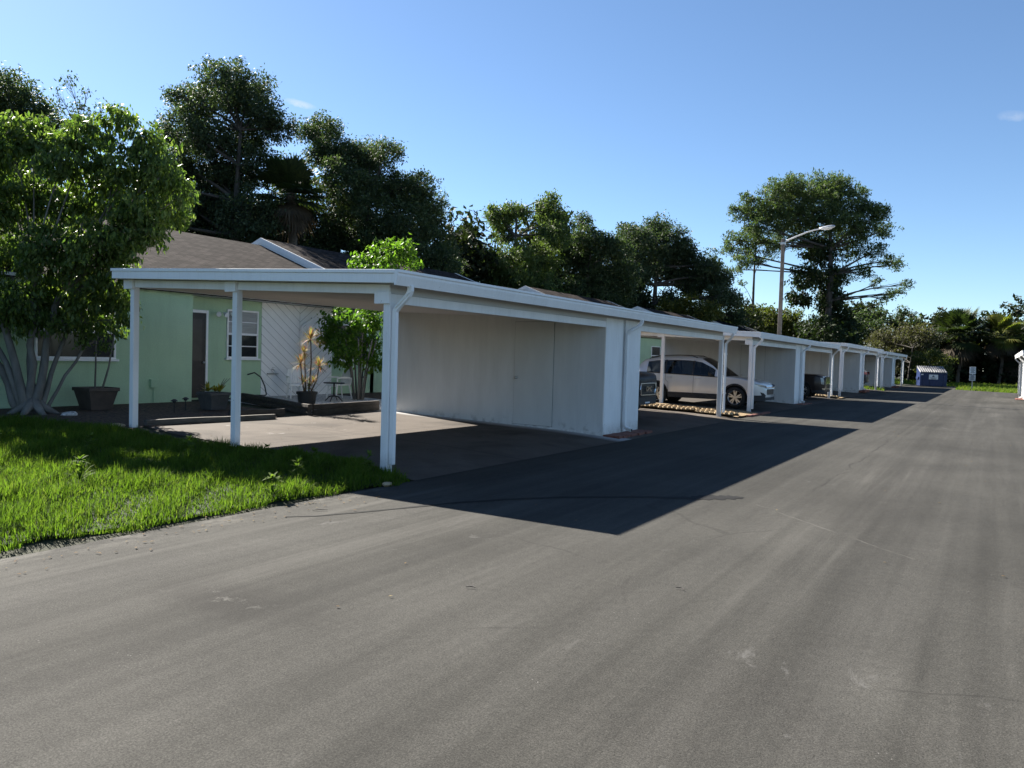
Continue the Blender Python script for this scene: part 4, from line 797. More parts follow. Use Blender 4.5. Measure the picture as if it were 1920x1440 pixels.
fan_palm('low shaded fan palm under the bright palm', (8.9,100.5,0), 3.6, 2.9, 44, M['fan_leaf'], 6, .18, 12)

# front ficus
FB = Vector((-9.1,-.2,gz(-9.1))); fic = thing('ficus_tree', 'big multi stemmed ficus tree with a dense bright crown at the left edge', 'tree', FB)
rf = rel(CL['FICUS'], FB); b = MB(); rg = np.random.RandomState(8)
stems = [(-1.5,-.85,2.1,.085),(-.9,-.75,2.3,.07),(-.35,-.55,2.2,.095),(.1,-.1,2.3,.085),(.2,.30,2.2,.095),(.1,.75,1.9,.06),(.05,1.35,1.75,.038),(-.4,.1,2.4,.08)]
tops = []
for sx, sy, sz, sr in stems:
    a = Vector((sx*.10, sy*.14, -.1)); e = Vector((sx,sy,sz)); m = Vector((sx*.35, sy*.42, sz*.5))
    q = [(a*(1-t)**2+m*2*t*(1-t)+e*t*t)+Vector((rg.normal(),rg.normal(),0))*.02 for t in (0,.15,.3,.45,.6,.75,.9,1)]
    b.tube(q, [sr*1.2,sr*1.0,sr*.85,sr*.8,sr*.74,sr*.68,sr*.62,sr*.58], 9); tops.append((e, sr*.7))
for k in range(7):
    a = 2*math.pi*k/7; b.tube([(0,0,.28),(.18*math.cos(a),.18*math.sin(a),.14),(.42*math.cos(a),.42*math.sin(a),.0),(.58*math.cos(a+.2),.58*math.sin(a+.2),-.12)], [.12,.085,.05,.02], 7)
for x, y, z, r in rf:
    c = Vector((x,y,z)); s, sr = min(tops, key=lambda q: (q[0]-c).length); mm = (s+c)/2+Vector((rg.normal(),rg.normal(),rg.normal()+.4))*.14
    q = [s*(1-t)**2+mm*2*t*(1-t)+c*t*t for t in (0,.25,.5,.75,1)]; ra = sr*.55; b.tube(q, [ra,ra*.8,ra*.6,ra*.42,ra*.2], 6, cap=False)
    for _ in range(3):
        d = Vector((rg.normal(),rg.normal(),rg.normal()*.6+.2)).normalized(); b.tube([q[3], c+d*r*.5, c+d*r*.95], [ra*.25,ra*.16,ra*.06], 4, cap=False)
b.build('trunk', M['trunk_pale'], fic, smooth=True)
crown('crown', rf, M['ficus_leaf'], fic, 9, .15, 18, .115, 51, droop=1.0, aspect=.42, inner=.4)
# ficus bush by the closet
tree('ficus_bush', 'bright ficus bush growing past the carport roof beside the closet wall', 'bush', (-8.85,8.8,.28), (-8.85,9.3,4.1), .05, CL['BUSH'], M['trunk_pale'], M['bush_leaf'], 10, .2, 14, .13, 52, None, r_lim=.03, twigs=4, droop=.5)
b = MB()
for k in range(7):
    a = k*.9; b.tube([(.12*math.cos(a),.12*math.sin(a),-.1),(.25*math.cos(a),.22*math.sin(a),.8),(.5*math.cos(a),.5*math.sin(a),1.8)], [.03,.026,.02], 6)
b.build('stem', M['trunk_pale'], bpy.data.objects['ficus_bush'], smooth=True)
# potted tree
PT = Vector((-9.25,1.15,gz(-9.25)+.02)); pt = thing('potted_tree', 'small leafy tree in a flared brown pot beside the ficus', 'potted plant', PT)
pot_square(pt, (0,0,0), .22, .32, .48, M['pot_brown'])
b = MB(); b.tube([(-.05,0,.35),(-.06,.02,.9),(-.02,.0,1.5)], [.02,.018,.014], 7); b.tube([(.05,.08,.35),(.12,.2,.9),(.14,.3,1.6)], [.024,.02,.015], 7); b.build('stem', M['trunk_pale'], pt, smooth=True)
crown('crown', rel(CL['POTTED'], PT), M['ficus_leaf'], pt, 8, .15, 15, .1, 53, droop=.7, aspect=.46)

def rosette(Vs, c, n, L, w, rng, elo=-30, ehi=80, droop=.5):
    for i in range(n):
        az = 2*np.pi*(i*.618)+rng.uniform(-.2,.2); el = R(rng.uniform(elo, ehi)); l = L*rng.uniform(.7,1.1)
        d = np.array([math.cos(az)*math.cos(el), math.sin(az)*math.cos(el), math.sin(el)]); s = np.array([-math.sin(az), math.cos(az), 0])
        p = [c, c+d*l*.35, c+d*l*.7+np.array([0,0,-droop*l*.12]), c+d*l+np.array([0,0,-droop*l*.36])]; ww = [w*.5,w,w*.7,w*.05]
        for k in range(3): Vs.append([p[k]-s*ww[k], p[k]+s*ww[k], p[k+1]+s*ww[k+1], p[k+1]-s*ww[k+1]])
def merge_quads(name, Vs, mat, parent):
    V = np.array(Vs).reshape(-1,3); return np_mesh(name, V, np.arange(len(V)).reshape(-1,4), mat, parent)
D0 = Vector((-7.05,5.1,gz(-7.05)+.03)); dr = thing('potted_dracaena', 'spiky red and yellow dracaena in a black pot at the bed corner', 'potted plant', D0)
pot_round(dr, (0,0,0), .19, .24, .44, M['pot_black'])
b = MB(); heads = [((.02,.03,.35),(.0,.12,1.15),(-.02,.10,1.72)),((0,-.05,.35),(-.02,-.16,.75),(-.02,-.2,1.12)),((.02,.05,.35),(.02,.28,.7),(.0,.38,1.05)),((-.05,0,.35),(-.1,.03,.8),(-.1,-.02,1.38))]
for q in heads: b.tube(q, [.022,.018,.015], 7)
b.build('stem', M['trunk_palm'], dr, smooth=True)
Vs = []; rg2 = np.random.RandomState(61)
for q, n, L in zip(heads, (120,100,105,70), (.42,.36,.38,.3)): rosette(Vs, np.array(q[-1]), n, L, .008, rg2)
[rosette(Vs, np.array((dx_,dy_,.55+dz_)), 46, .32, .008, rg2) for dx_, dy_, dz_ in ((.02,.05,0),(0,.18,.1),(-.02,-.1,.12))]; merge_quads('leaves', Vs, M['dracaena'], dr)
C0 = Vector((-8.05,3.2,gz(-8.05)+.03)); cr = thing('potted_croton', 'yellow leaved plant in a square grey pot near the house door', 'potted plant', C0)
pot_square(cr, (0,0,0), .19, .26, .40, M['pot_grey'])
Vs = []
for c, n, L in (((-.02,-.14,.42),26,.26),((.02,.02,.42),14,.2),((0,.16,.40),20,.24)): rosette(Vs, np.array(c), n, L, .028, rg2, 5, 85, .4)
merge_quads('leaves', Vs, M['croton'], cr)
b = MB()
for a in (0,.8,1.7): b.tube([(0,.12,.38),(.02*math.cos(a),.2+.06*a,.6),(.04,.26+.09*a,.72)], [.012,.01,.005], 6)
b.build('stem', M['trunk_pale'], cr)

# white resin chairs and the small table
def chair(label, loc, rz):
    t = thing('garden_chair', label, 'chair', loc, rz, 'white chairs on the gravel'); w = .25
    b = MB(); b.box(-.23,.23,-w,w,.40,.425); b.box(-.25,-.23,-w,w,.36,.425); b.build('seat', M['plastic_white'], t, bevel=.012)
    b = MB()     # fan back with slots
    for k in range(7):
        y = -.21+.07*k; h = .86-.9*(y*y); b.hexa([(.20,y-.027,.41),(.235,y-.027,.41),(.235,y+.027,.41),(.20,y+.027,.41),(.30,y-.030,h),(.33,y-.030,h),(.33,y+.030,h),(.30,y+.030,h)])
    pts = [(.225,-.26,.42),(.27,-.265,.62),(.31,-.22,.80),(.325,0,.875),(.31,.22,.80),(.27,.265,.62),(.225,.26,.42)]; b.tube(pts, .02, 6)
    b.build('backrest', M['plastic_white'], t)
    for s in (-1, 1):
        b = MB(); b.tube([(.26,s*.265,.60),(.1,s*.275,.63),(-.15,s*.275,.63),(-.24,s*.27,.6)], [.022,.026,.03,.022], 6); b.tube([(-.23,s*.27,.61),(-.24,s*.265,.41)], .018, 6); b.build('armrest', M['plastic_white'], t)
        for x, dx in ((-.21,-.05),(.21,.08)):
            b = MB(); b.tube([(x,s*.22,.40),(x+dx,s*.25,0)], [.026,.018], 6); b.build('leg', M['plastic_white'], t)
    return t
chair('white garden chair between the downspout and the dracaena', (-9.9,7.4,gz(-9.9)+.02), R(150))
chair('white garden chair with a rounded back behind the small table', (-9.35,8.5,gz(-9.35)+.02), R(78))
tb = thing('side_table', 'small round black table between the white chairs', 'table', (-8.75,7.7,gz(-8.75)+.02))
b = MB(); b.lathe([(0,.50),(.29,.50),(.30,.515),(.29,.53),(0,.53)], (0,0,0), 'z', 24); b.build('tabletop', M['black'], tb)
b = MB(); b.tube([(0,0,.12),(0,0,.5)], .025, 8); b.build('stand', M['black'], tb)
for k in range(4):
    a = k*math.pi/2+.4; b = MB(); b.tube([(0,0,.16),(.14*math.cos(a),.14*math.sin(a),.12),(.26*math.cos(a),.26*math.sin(a),.0)], [.02,.018,.014], 6); b.build('leg', M['black'], tb)
# hose
b = MB(); zz = gz(-10.5)+.05
b.tube([(-10.6,6.2,zz+.62),(-10.58,6.42,zz+.68),(-10.55,6.62,zz+.55),(-10.5,6.72,zz+.3),(-10.4,6.7,zz+.06),(-10.25,6.4,zz),(-10.2,5.9,zz),(-10.25,5.45,zz+.03),(-10.1,5.2,zz),(-9.9,5.5,zz),(-10.0,6.1,zz+.02),(-10.2,6.5,zz+.05),(-10.5,6.45,zz+.04),(-10.6,6.0,zz+.02)], .019, 7)
o = b.build('garden_hose', M['black'], smooth=True); recentre(o, (-10.4,6,.3)); tag(o, 'black garden hose looping up beside the diagonal siding', 'hose')
# path lights
for i, (x, y) in enumerate(((-7.9,2.1),(-8.25,2.62))):
    t = thing('path_light', ('left' if i == 0 else 'right')+' of the two small black path lights in the mulch', 'path light', (x,y,gz(x)+.02), 0, 'path lights in the mulch bed')
    b = MB(); b.tube([(0,0,-.05),(0,0,.24)], .012, 6); b.build('stake', M['black'], t)
    b = MB(); b.lathe([(0,.30),(.03,.295),(.075,.26),(.072,.25),(.04,.25),(.035,.22),(0,.22)], (0,0,0), 'z', 14); b.build('lamp_head', M['black'], t)
# stones and bits by the bed
rs = np.random.RandomState(71)
for i, (x, y, s, lab) in enumerate(((-8.4,.15,.13,'white rock beside the ficus roots'),(-6.25,-.15,.10,'pale rock at the back edge of the lawn'),(.60,-.66,.06,'pale concrete chunk at the lawn corner by the road'))):
    bm = bmesh.new(); bmesh.ops.create_icosphere(bm, subdivisions=2, radius=s)
    for v in bm.verts: v.co *= 1+rs.uniform(-.16,.16); v.co.z *= .5; v.co.y *= 1.3
    me = bpy.data.meshes.new('rock'); bm.to_mesh(me); bm.free(); me.materials.append(M['edger'] if i else M['gravel']); o = bpy.data.objects.new('rock', me); COL.objects.link(o)
    o.location = (x,y,gz(x)+.03); tag(o, lab, 'rock')
# scalloped edging between the carports
def scallop(L=.6, n=4, h=.30, th=.05):
    top = []; m = 24
    for i in range(m+1):
        f = i/m; top.append((f*L, h-.06+.06*abs(math.sin(f*n*math.pi))))
    b = MB(); k = len(top); vs = []
    for y in (-th/2, th/2): vs += [(x,y,0) for x, _ in top]+[(x,y,z) for x, z in top]
    fs = []
    for i in range(k-1):
        fs += [(i,i+1,k+i+1,k+i), (2*k+i+1,2*k+i,3*k+i,3*k+i+1), (k+i,k+i+1,3*k+i+1,3*k+i)]
    fs += [(0,k,3*k,2*k),(k-1,3*k-1,4*k-1,2*k-1)][:1]
    b.add(vs, fs); return b
first = None
for si, (uy, rows, lab, grp) in enumerate(((UNIT_Y[1], (-3.0,-2.72,-2.44,-2.16), 'cream scalloped edging stone in the strip beside the silver crossover', 'scalloped edging in the near strip'),
                                     (UNIT_Y[2], (-3.0,-2.7,-2.4), 'cream scalloped edging stone in the strip past the dark brown vehicle', 'scalloped edging in the second strip'))):
    for r_, dy in enumerate(rows):
        for k in range(8):
            x = .40-.62*(k+1)-.2*(r_%2)
            if first is None: o = first = scallop().build('edging_stone', M['edger'])
            else: o = first.copy(); COL.objects.link(o)
            o.location = (x, uy+dy+random.uniform(-.02,.02), gz(x+.3)+.055); o.rotation_euler = (1.38+random.uniform(-.05,.05), random.uniform(-.03,.03), random.uniform(-.04,.04)); tag(o, lab, 'edging', grp)
b = MB()
for k in range(12): b.box(.50, .62+.03*random.random(), UNIT_Y[1]-2.2+k*.22, UNIT_Y[1]-2.2+k*.22+.205, -.05, .05+.012*random.random())
o = b.build('brick_edging', M['brick'], bevel=.006); recentre(o, (.56,UNIT_Y[1]-2,0)); tag(o, 'row of red bricks at the road end of the near edging strip', 'edging')

# street lamp
SL = Vector((-3.0,35.8,0)); t = thing('street_lamp', 'tall concrete street lamp reaching its arm over the carport roofs', 'street lamp', SL)
b = MB(); b.hexa([(-.115,-.115,-.3),(.115,-.115,-.3),(.115,.115,-.3),(-.115,.115,-.3),(-.085,-.085,8.62),(.085,-.085,8.62),(.085,.085,8.62),(-.085,.085,8.62)]); b.build('pole', M['lamp_pole'], t, bevel=.02)
b = MB(); b.tube([(.02,0,8.35),(.2,0,8.52),(.7,0,8.72),(1.3,0,8.93),(1.65,0,9.01),(1.9,0,9.04)], [.045,.042,.038,.035,.032,.03], 8); b.box(-.12,.12,-.12,.12,8.30,8.42); b.build('arm', M['lamp_metal'], t)
b = MB()
b.lathe([(0,-.40),(.07,-.39),(.12,-.25),(.155,0),(.15,.22),(.10,.36),(0,.40)], (0,0,0), 'x', 14)
b.v = [(x+2.25, y, 9.10+z*.62+x*.10) for x, y, z in b.v]; h = b.build('lamp_head', M['lamp_metal'], t, smooth=True)
b = MB(); b.lathe([(0,-.25),(.09,-.2),(.12,0),(.09,.18),(0,.22)], (0,0,0), 'x', 12); b.v = [(x+2.3, y, 9.035+z*.5+x*.1) for x, y, z in b.v]; b.build('lens', M['lamp_glass'], h, smooth=True)

# dumpster
t = thing('dumpster', 'blue steel dumpster with a ribbed grey lid at the end of the road', 'dumpster', (2.25,73.9,.0), R(15))
W, D, H = 1.12, .85, 1.30
b = MB(); b.hexa([(-W,-D,.14),(W,-D,.14),(W,D,.14),(-W,D,.14),(-W,-D,H),(W,-D,H),(W,D,H+.52),(-W,D,H+.52)])
for k in range(4): x = -W+.28+k*.56; b.box(x-.03, x+.03, -D-.045, -D-.001, .16, H-.06)
b.box(-W-.03, W+.03, -D-.06, -D-.002, H-.055, H+.01); b.box(-W-.02,W+.02,-D-.03,D+.02,.10,.139)
b.build('bin_body', M['bin_blue'], t, bevel=.012)
b = MB()
for s in (-1, 1):
    for k in range(6):
        x0 = (0.02 if s > 0 else -W-.02)+k*((W)/6); x1 = x0+W/6*.96
        zr = .05 if k%1 == 0 else 0
        def yz(f): return (-D-.1+f*(2*D+.12), H+.03+f*.54)
        xm = (x0+x1)/2; y0_, z0_ = yz(0); y1_, z1_ = yz(1)
        b.hexa([(x0,y0_,z0_),(x1,y0_,z0_),(x1,y1_,z1_),(x0,y1_,z1_),(xm-.045,y0_,z0_+.10),(xm+.03,y0_,z0_+.10),(xm+.03,y1_,z1_+.10),(xm-.045,y1_,z1_+.10)])
b.build('lid', M['bin_lid'], t)
for s in (-1, 1):
    b = MB(); x = s*(W+.06); b.box(x-.055, x+.055, -.5, .45, .72, .92); b.build('fork_pocket', M['bin_blue'], t, bevel=.01)
b = MB(); b.box(-.40,.36,-D-.066,-D-.048,.72,1.16); pl = b.build('sign_plate', M['sign_white'], t)
b = MB(); y = -D-.068
b.hexa([(-.16,y-.003,.93),(.10,y-.003,.93),(.10,y,.93),(-.16,y,.93),(-.05,y-.003,1.10),(-.01,y-.003,1.10),(-.01,y,1.10),(-.05,y,1.10)])
for zz, ww in ((.87,.30),(.81,.27),(.76,.2)): b.box(-.02-ww, -.02+ww, y-.003, y, zz-.014, zz+.014)
b.build('print', M['sign_ink'], pl)
b = MB(); b.box(-W+.08,-W+.26,-D-.052,-D-.047,1.10,1.20); b.build('sticker', M['sign_white'], t)
# sign post
t = thing('sign_post', 'post with two small square notice boards at the end of the road', 'sign', (5.66,68.0,0), R(-6))
b = MB(); b.box(-.03,.03,-.03,.03,-.2,1.95); b.build('post', M['steel'], t)
for z0, z1, m, rows in ((1.36,1.96,M['sign_white'],5),(.78,1.30,M['lamp_metal'],6)):
    b = MB(); b.box(-.23,.23,-.048,-.032,z0,z1); pl = b.build('board', m, t, bevel=.004)
    b = MB()
    for k in range(rows):
        zc = z1-.08-k*(z1-z0-.1)/rows; w = (.16,.12,.17,.10,.15,.13)[k]; b.box(-w, w, -.052, -.049, zc-.022, zc+.022)
    b.build('print', M['sign_ink'], pl)
# twigs and crumbs on the asphalt
for i, (x, y, a, l) in enumerate(((3.9,-3.55,.4,.08),(5.15,-2.6,-.2,.08),(1.05,-2.35,.9,.16))):
    b = MB(); b.tube([(0,0,.012),(l*.5,.01,.016),(l,-.005,.012)], [.003,.004,.002], 5); o = b.build('twig', M['trunk']); o.location = (x,y,0); o.rotation_euler = (0,0,a)
    tag(o, ('small dark twig on the open asphalt below the big shadow','short twig on the asphalt at the right','brown twig near the lawn edge on the asphalt')[i], 'twig')

# weeds in the lawn corner and dry leaves on the ground
Vs = []; rw = np.random.RandomState(81)
wt = [(-2.5,-1.3),(-2.1,-1.6),(-1.2,-1.0),(-.6,-.7),(-.2,-1.4),(-3.4,-2.2),(.1,-.5),(.25,-2.2),(-4.6,-2.9),(-1.7,-3.3)]
for k, (x, y) in enumerate(wt):
    Vs = []; rosette(Vs, np.array((0,0,.02)), 26, rw.uniform(.18,.32), .012, rw, 30, 88, .8)
    for q in range(3): rosette(Vs, np.array((rw.uniform(-.05,.05),rw.uniform(-.05,.05),rw.uniform(.16,.28))), 9, .12, .018, rw, -10, 60, .5)
    o = merge_quads('weed', Vs, M['weed'], None); o.location = (x,y,gz(x)+.02); tag(o, 'tall broad bladed weed tuft standing up out of the lawn grass', 'weed', 'weeds in the lawn')
n = 260; P = np.concatenate([np.stack([rw.uniform(-6,.4,90), rw.uniform(-.2,6.8,90)],1), np.stack([rw.normal(.85,.22,110).clip(.55,1.6), rw.uniform(-6,-.5,110)],1), np.stack([rw.uniform(1.2,8,60), rw.uniform(-5.5,25,60)],1)])
zz = np.where(P[:,0] > .6, .006, np.interp(P[:,0], [-12,-6.3,-1,0,.6], [.34,.215,.085,.035,-.004])+.018); n = len(P)
a = rw.uniform(0,2*np.pi,n); D = np.stack([np.cos(a),np.sin(a),rw.uniform(-.05,.25,n)],1); S = np.stack([-np.sin(a),np.cos(a),rw.uniform(-.15,.15,n)],1); L = rw.uniform(.02,.05,n)
V = leaf_quads(np.column_stack([P,zz+.006]), D, S, L, L*.5); stuff(np_mesh('leaf_litter', V, np.arange(4*n).reshape(-1,4), M['litter']), 'small dry leaves scattered over the driveway and the road edge', 'leaf litter')
# ------------------------------------------------------------------ vehicles
def vehicle(name, label, group, paint, P, loc, rz):
    """front looks along +x; the body is lofted over stations with real wheel arches, a greenhouse with panes, seats inside"""
    t = thing(name, label, 'car', loc, rz, group)
    L, W = P['L'], P['W']/2; wr = P['wr']; wz = wr; Ra = wr+.055; wx = P['wheels']
    up = P['upper']; sill = P['sill']
    ip = lambda x, pr: float(np.interp(x, [q[0] for q in pr], [q[1] for q in pr]))
    xs = set([-L/2, L/2])
    xs |= set(np.linspace(-L/2, L/2, 46)); xs |= set(q[0] for q in up)
    for w in wx: xs |= set(w+Ra*math.sin(a) for a in np.linspace(-math.pi/2, math.pi/2, 15)); xs |= {w-Ra-.004, w+Ra+.004}
    for e in (L/2, -L/2):
        s = 1 if e > 0 else -1; xs |= {e-s*d for d in (.02,.05,.1,.17,.26,.38)}
    xs = sorted(xs); xs = [x for i, x in enumerate(xs) if i == 0 or x-xs[i-1] > .002]
    def plan(x):
        d = L/2-x; e = x+L/2
        return 1-.32*max(0, 1-d/.55)**2.6-.20*max(0, 1-e/.5)**2.6
    def zb(x):
        z = sill
        for e, s in ((L/2-x, P.get('nose',.10)), (x+L/2, .14)): z += s*max(0, 1-e/.5)
        for w in wx:
            d = abs(x-w)
            if d < Ra: z = max(z, wz+math.sqrt(Ra*Ra-d*d))
        return z
    def zt(x): return ip(x, up)
    def half(x, z):
        f = (z-sill)/(1.05-sill); w = W*plan(x)
        return w*(.955+.045*math.sin(min(1, max(0, f*1.25))*math.pi*.72)-.035*max(0, f-.75)*2.2)
    RW = 9
    def side_pt(x, r):
        b_, t_ = zb(x), zt(x); z = b_+(t_-b_)*r/RW; return (x, half(x, z), z)
    B = MB(); idx = {}
    drange = P['doors']
    NC = 4
    ring = []
    for x in xs:
        s = [side_pt(x, r) for r in range(RW+1)]; yt, ztp = s[-1][1], s[-1][2]
        top = [(x, yt*(1-k/NC), ztp+.028*math.sin(k/NC*math.pi/2)*min(1, yt)) for k in range(1, NC+1)]
        half_r = s+top; full = half_r+[(p[0], -p[1], p[2]) for p in reversed(half_r[:-1])]; ring.append(full)
    n = len(ring[0]); vs = [p for r in ring for p in r]; fs = []; dfs = {}
    for i in range(len(xs)-1):
        xm = (xs[i]+xs[i+1])/2
        for k in range(n-1):
            f = (i*n+k, i*n+k+1, (i+1)*n+k+1, (i+1)*n+k); kk = k if k < n//2 else n-2-k
            dj = next((j for j, (a, c) in enumerate(drange) if a < xm < c), None)
            if dj is not None and 1 <= kk < RW: dfs.setdefault((dj, k < n//2), []).append(f)
            else: fs.append(f)
    for e in (0, len(xs)-1):
        for k in range(n//2): 
            q = (e*n+k, e*n+k+1, e*n+n-2-k, e*n+n-1-k)
            fs.append(q if len(set(q)) == 4 else tuple(dict.fromkeys(q)))
    B.add(vs, fs); B.build('body', paint, t, smooth=True)
    for (j, near_), df in sorted(dfs.items()):
        m = MB(); m.add(vs, df); d = m.build('door', paint, t, smooth=True)
        bm = bmesh.new(); bm.from_mesh(d.data); bmesh.ops.delete(bm, geom=[v for v in bm.verts if not v.link_faces], context='VERTS'); bm.to_mesh(d.data); bm.free()
        hb = MB()
        for s in ((1,) if near_ else (-1,)):
            hx = drange[j][0]+.16; hz = P['handle']; y = half(hx, hz)
            hb.tube([(hx-.09,s*(y+.0),hz),(hx-.07,s*(y+.03),hz),(hx+.07,s*(y+.03),hz),(hx+.09,s*y,hz)], .013, 6)
        hb.build('handle', paint, d)
    # shut lines
    sm = MB()
    for j, (a, c) in enumerate(drange):
        for xx in (a, c):
            for s in (-1, 1):
                pts = []
                for z in np.linspace(sill+.10, zt(xx)-.01, 8):
                    x2 = xx
                    for w in wx:
                        if abs(xx-w) < Ra and z < wz+Ra+.03: x2 = (w+Ra*1.02) if xx > w else (w-Ra*1.02)
                    pts.append((x2, s*(half(x2, z)+.0015), z))
                sm.tube(pts, .005, 4)
    for s in (-1, 1):
        pts = [(x, s*(half(x, zt(x)-.004)+.004), zt(x)-.004) for x in np.linspace(P['cowl']-.02, P['tail'], 16)]; sm.tube(pts, .011, 5)
    sm.build('trim', M['black'], t)
    # cladding round sill and arches
    cb = MB(); vs = []; 
    for s in (-1, 1):
        for x in xs:
            b_ = zb(x); h_ = P.get('clad', .10) if b_ < sill+.12 else .045
            vs += [(x, s*(half(x,b_)+.012), b_-.012), (x, s*(half(x,b_+h_)+.010), b_+h_), (x, s*(half(x,b_)-.05), b_-.012), (x, s*(half(x,b_+h_)-.03), b_+h_)]
    m = len(xs); fs = []
    for si in range(2):
        for i in range(m-1):
            a = (si*m+i)*4; c = a+4
            fs += [(a,c,c+1,a+1),(a,a+2,c+2,c),(a+1,c+1,c+3,a+3)]
    cb.add(vs, fs); cb.build('cladding', M['cladding'], t)
    # underside and wheel wells
    ub = MB(); ub.box(-L/2+.25, L/2-.25, -W*.62, W*.62, sill-.03, sill+.25)
    for w in wx:
        for s in (-1, 1): ub.box(w-Ra+.01, w+Ra-.01, min(s*(W-.34), s*(W-.30)), max(s*(W-.34), s*(W-.30)), sill, wz+Ra-.02)
    ub.build('underbody', M['dark_hole'], t)
    # greenhouse
    rf = P['roof']; wb_ = lambda x: half(x, zt(x))
    gx = sorted(set(list(np.linspace(rf[0][0], rf[-1][0], 40))+[q[0] for q in rf]+[e for w in P['panes'] for e in w]))
    gx = [x for i, x in enumerate(gx) if i == 0 or x-gx[i-1] > .004]; RG = 6; ringg = []
    for x in gx:
        zr = max(ip(x, rf), zt(x)+.002); z0 = zt(x)-.003; hgt = zr-z0; y0 = wb_(x)-.012; y1 = y0-.30*hgt-.06*min(1, hgt/.3)
        s = []
        for k in range(RG+1):
            f = k/RG; s.append((x, y0+(y1-y0)*(f**1.25), z0+hgt*f*(.94 if k < RG else 1) if k < RG else z0+hgt*.97))
        yt = s[-1][1]; top = [(x, yt*(1-k/4), z0+hgt*.97+(hgt*.03+.035*min(1,hgt/.3))*math.sin(k/4*math.pi/2)) for k in range(1, 5)]
        h_ = s+top; ringg.append(h_+[(p[0],-p[1],p[2]) for p in reversed(h_[:-1])])
    n2 = len(ringg[0]); vs = [p for r in ringg for p in r]; shell, glass, glass_b, screen, rear = [], [], [], [], []
    x_ws, x_rw = P['ws_top'], P['rear_top']
    for i in range(len(gx)-1):
        xm = (gx[i]+gx[i+1])/2
        for k in range(n2-1):
            f = (i*n2+k, i*n2+k+1, (i+1)*n2+k+1, (i+1)*n2+k); kk = k if k < n2//2 else n2-2-k
            if kk < RG-1 and any(a < xm < c for a, c in P['panes']): (glass if k < n2//2 else glass_b).append(f)
            elif kk >= RG and xm > x_ws+.01: screen.append(f)
            elif kk >= RG and xm < x_rw-.01: rear.append(f)
            else: shell.append(f)
    def sub(name, faces, mat):
        m_ = MB(); m_.add(vs, faces); o = m_.build(name, mat, t, smooth=True)
        bm = bmesh.new(); bm.from_mesh(o.data); bmesh.ops.delete(bm, geom=[v for v in bm.verts if not v.link_faces], context='VERTS'); bm.to_mesh(o.data); bm.free(); return o
    sub('cabin', shell, paint); sub('side_window', glass, M['car_glass']); sub('side_window', glass_b, M['car_glass']); sub('windscreen', screen, M['car_glass']); sub('rear_window', rear, M['car_glass'])
    for xp in P['pillars']:
        for s in (-1, 1):
            i = min(range(len(gx)), key=lambda q: abs(gx[q]-xp)); pr_ = ringg[i][:RG]
            pl = MB(); pl.tube([(p[0], s*(p[1]-.012), p[2]) for p in pr_], .032, 6)
            pl.build('pillar', M['black'], t)
    # seats
    sb = MB()
    for xx in P['seats']:
        for yy in (-.38, .38):
            sb.obox((xx,yy,.72), (.25,0,0), (0,.23,0), (0,0,.10)); sb.obox((xx-.30,yy,1.02), (.06,0,.0), (0,.22,0), (-.06,0,.28)); sb.obox((xx-.38,yy,1.40), (.04,0,0), (0,.12,0), (-.01,0,.09))
    sb.box(P['cowl']-.55, P['cowl']-.1, -W*.8, W*.8, .75, zt(P['cowl'])-.02); sb.build('seat', M['seat'], t, bevel=.03)
    # wheels
    for w in wx:
        for s in (-1, 1):
            y = s*(W-.02); wt = MB(); k = .22
            wt.lathe([(wr*.66,-k/2),(wr*.93,-k/2),(wr*.985,-k/2+.03),(wr,-k*.2),(wr,k*.2),(wr*.985,k/2-.03),(wr*.93,k/2),(wr*.66,k/2)], (w, y-s*k/2, wz), 'y', 32)
            ty = wt.build('wheel', M['rubber'], t, smooth=True)
            rm = MB(); yo = y-s*.035
            rm.lathe([(wr*.70,0),(wr*.66,s*.018),(wr*.62,0),(wr*.60,-s*.10)], (w,yo,wz), 'y', 32)
            for q in range(10):
                a = math.pi*2*(q//2)/5+(.20 if q%2 else -.20)+.3; d = Vector((math.cos(a),0,math.sin(a))); tv = Vector((-math.sin(a),0,math.cos(a)))
                rm.obox(Vector((w,yo-s*.012,wz))+d*wr*.37, d*wr*.29, tv*.020, Vector((0,.012,0)))
            rm.lathe([(0,s*.008),(wr*.13,s*.004),(wr*.15,-s*.03)], (w,yo,wz), 'y', 16)
            rm.build('rim', M['alloy'], ty)
            bk = MB(); bk.lathe([(0,0),(wr*.63,0)], (w,yo-s*.07,wz), 'y', 24); bk.build('wheel_shade_disc', M['dark_hole'], ty)  # near-black disc added behind the spokes for the shade of the wheel well
    for s in (-1, 1):
        mb = MB(); x = P['cowl']-.42; y = wb_(x); z = zt(x)+.10
        mb.lathe([(0,-.07),(.07,-.06),(.095,0),(.07,.07),(0,.085)], (0,0,0), 'x', 10); mb.v = [(x+q[0], s*(y+.12)+q[1]*1.25, z+q[2]*.85) for q in mb.v]
        mb.obox((x,s*(y+.03),z-.05), (.03,0,0), (0,.05,0), (0,0,.02)); mb.build('mirror', M['black'] if P.get('dark_mirror') else paint, t, smooth=True)
    for s in (-1, 1):
        if P.get('rails'):
            rb = MB(); pts = []
            for x in np.linspace(P['rails'][0], P['rails'][1], 9):
                i = min(range(len(gx)), key=lambda q: abs(gx[q]-x)); p = ringg[i][RG]; pts.append((p[0], s*(p[1]-.03), p[2]+.055))
            pts[0] = (pts[0][0], pts[0][1], pts[0][2]-.05); pts[-1] = (pts[-1][0], pts[-1][1], pts[-1][2]-.05); rb.tube(pts, .016, 6); rb.build('roof_rail', M['black'], t)
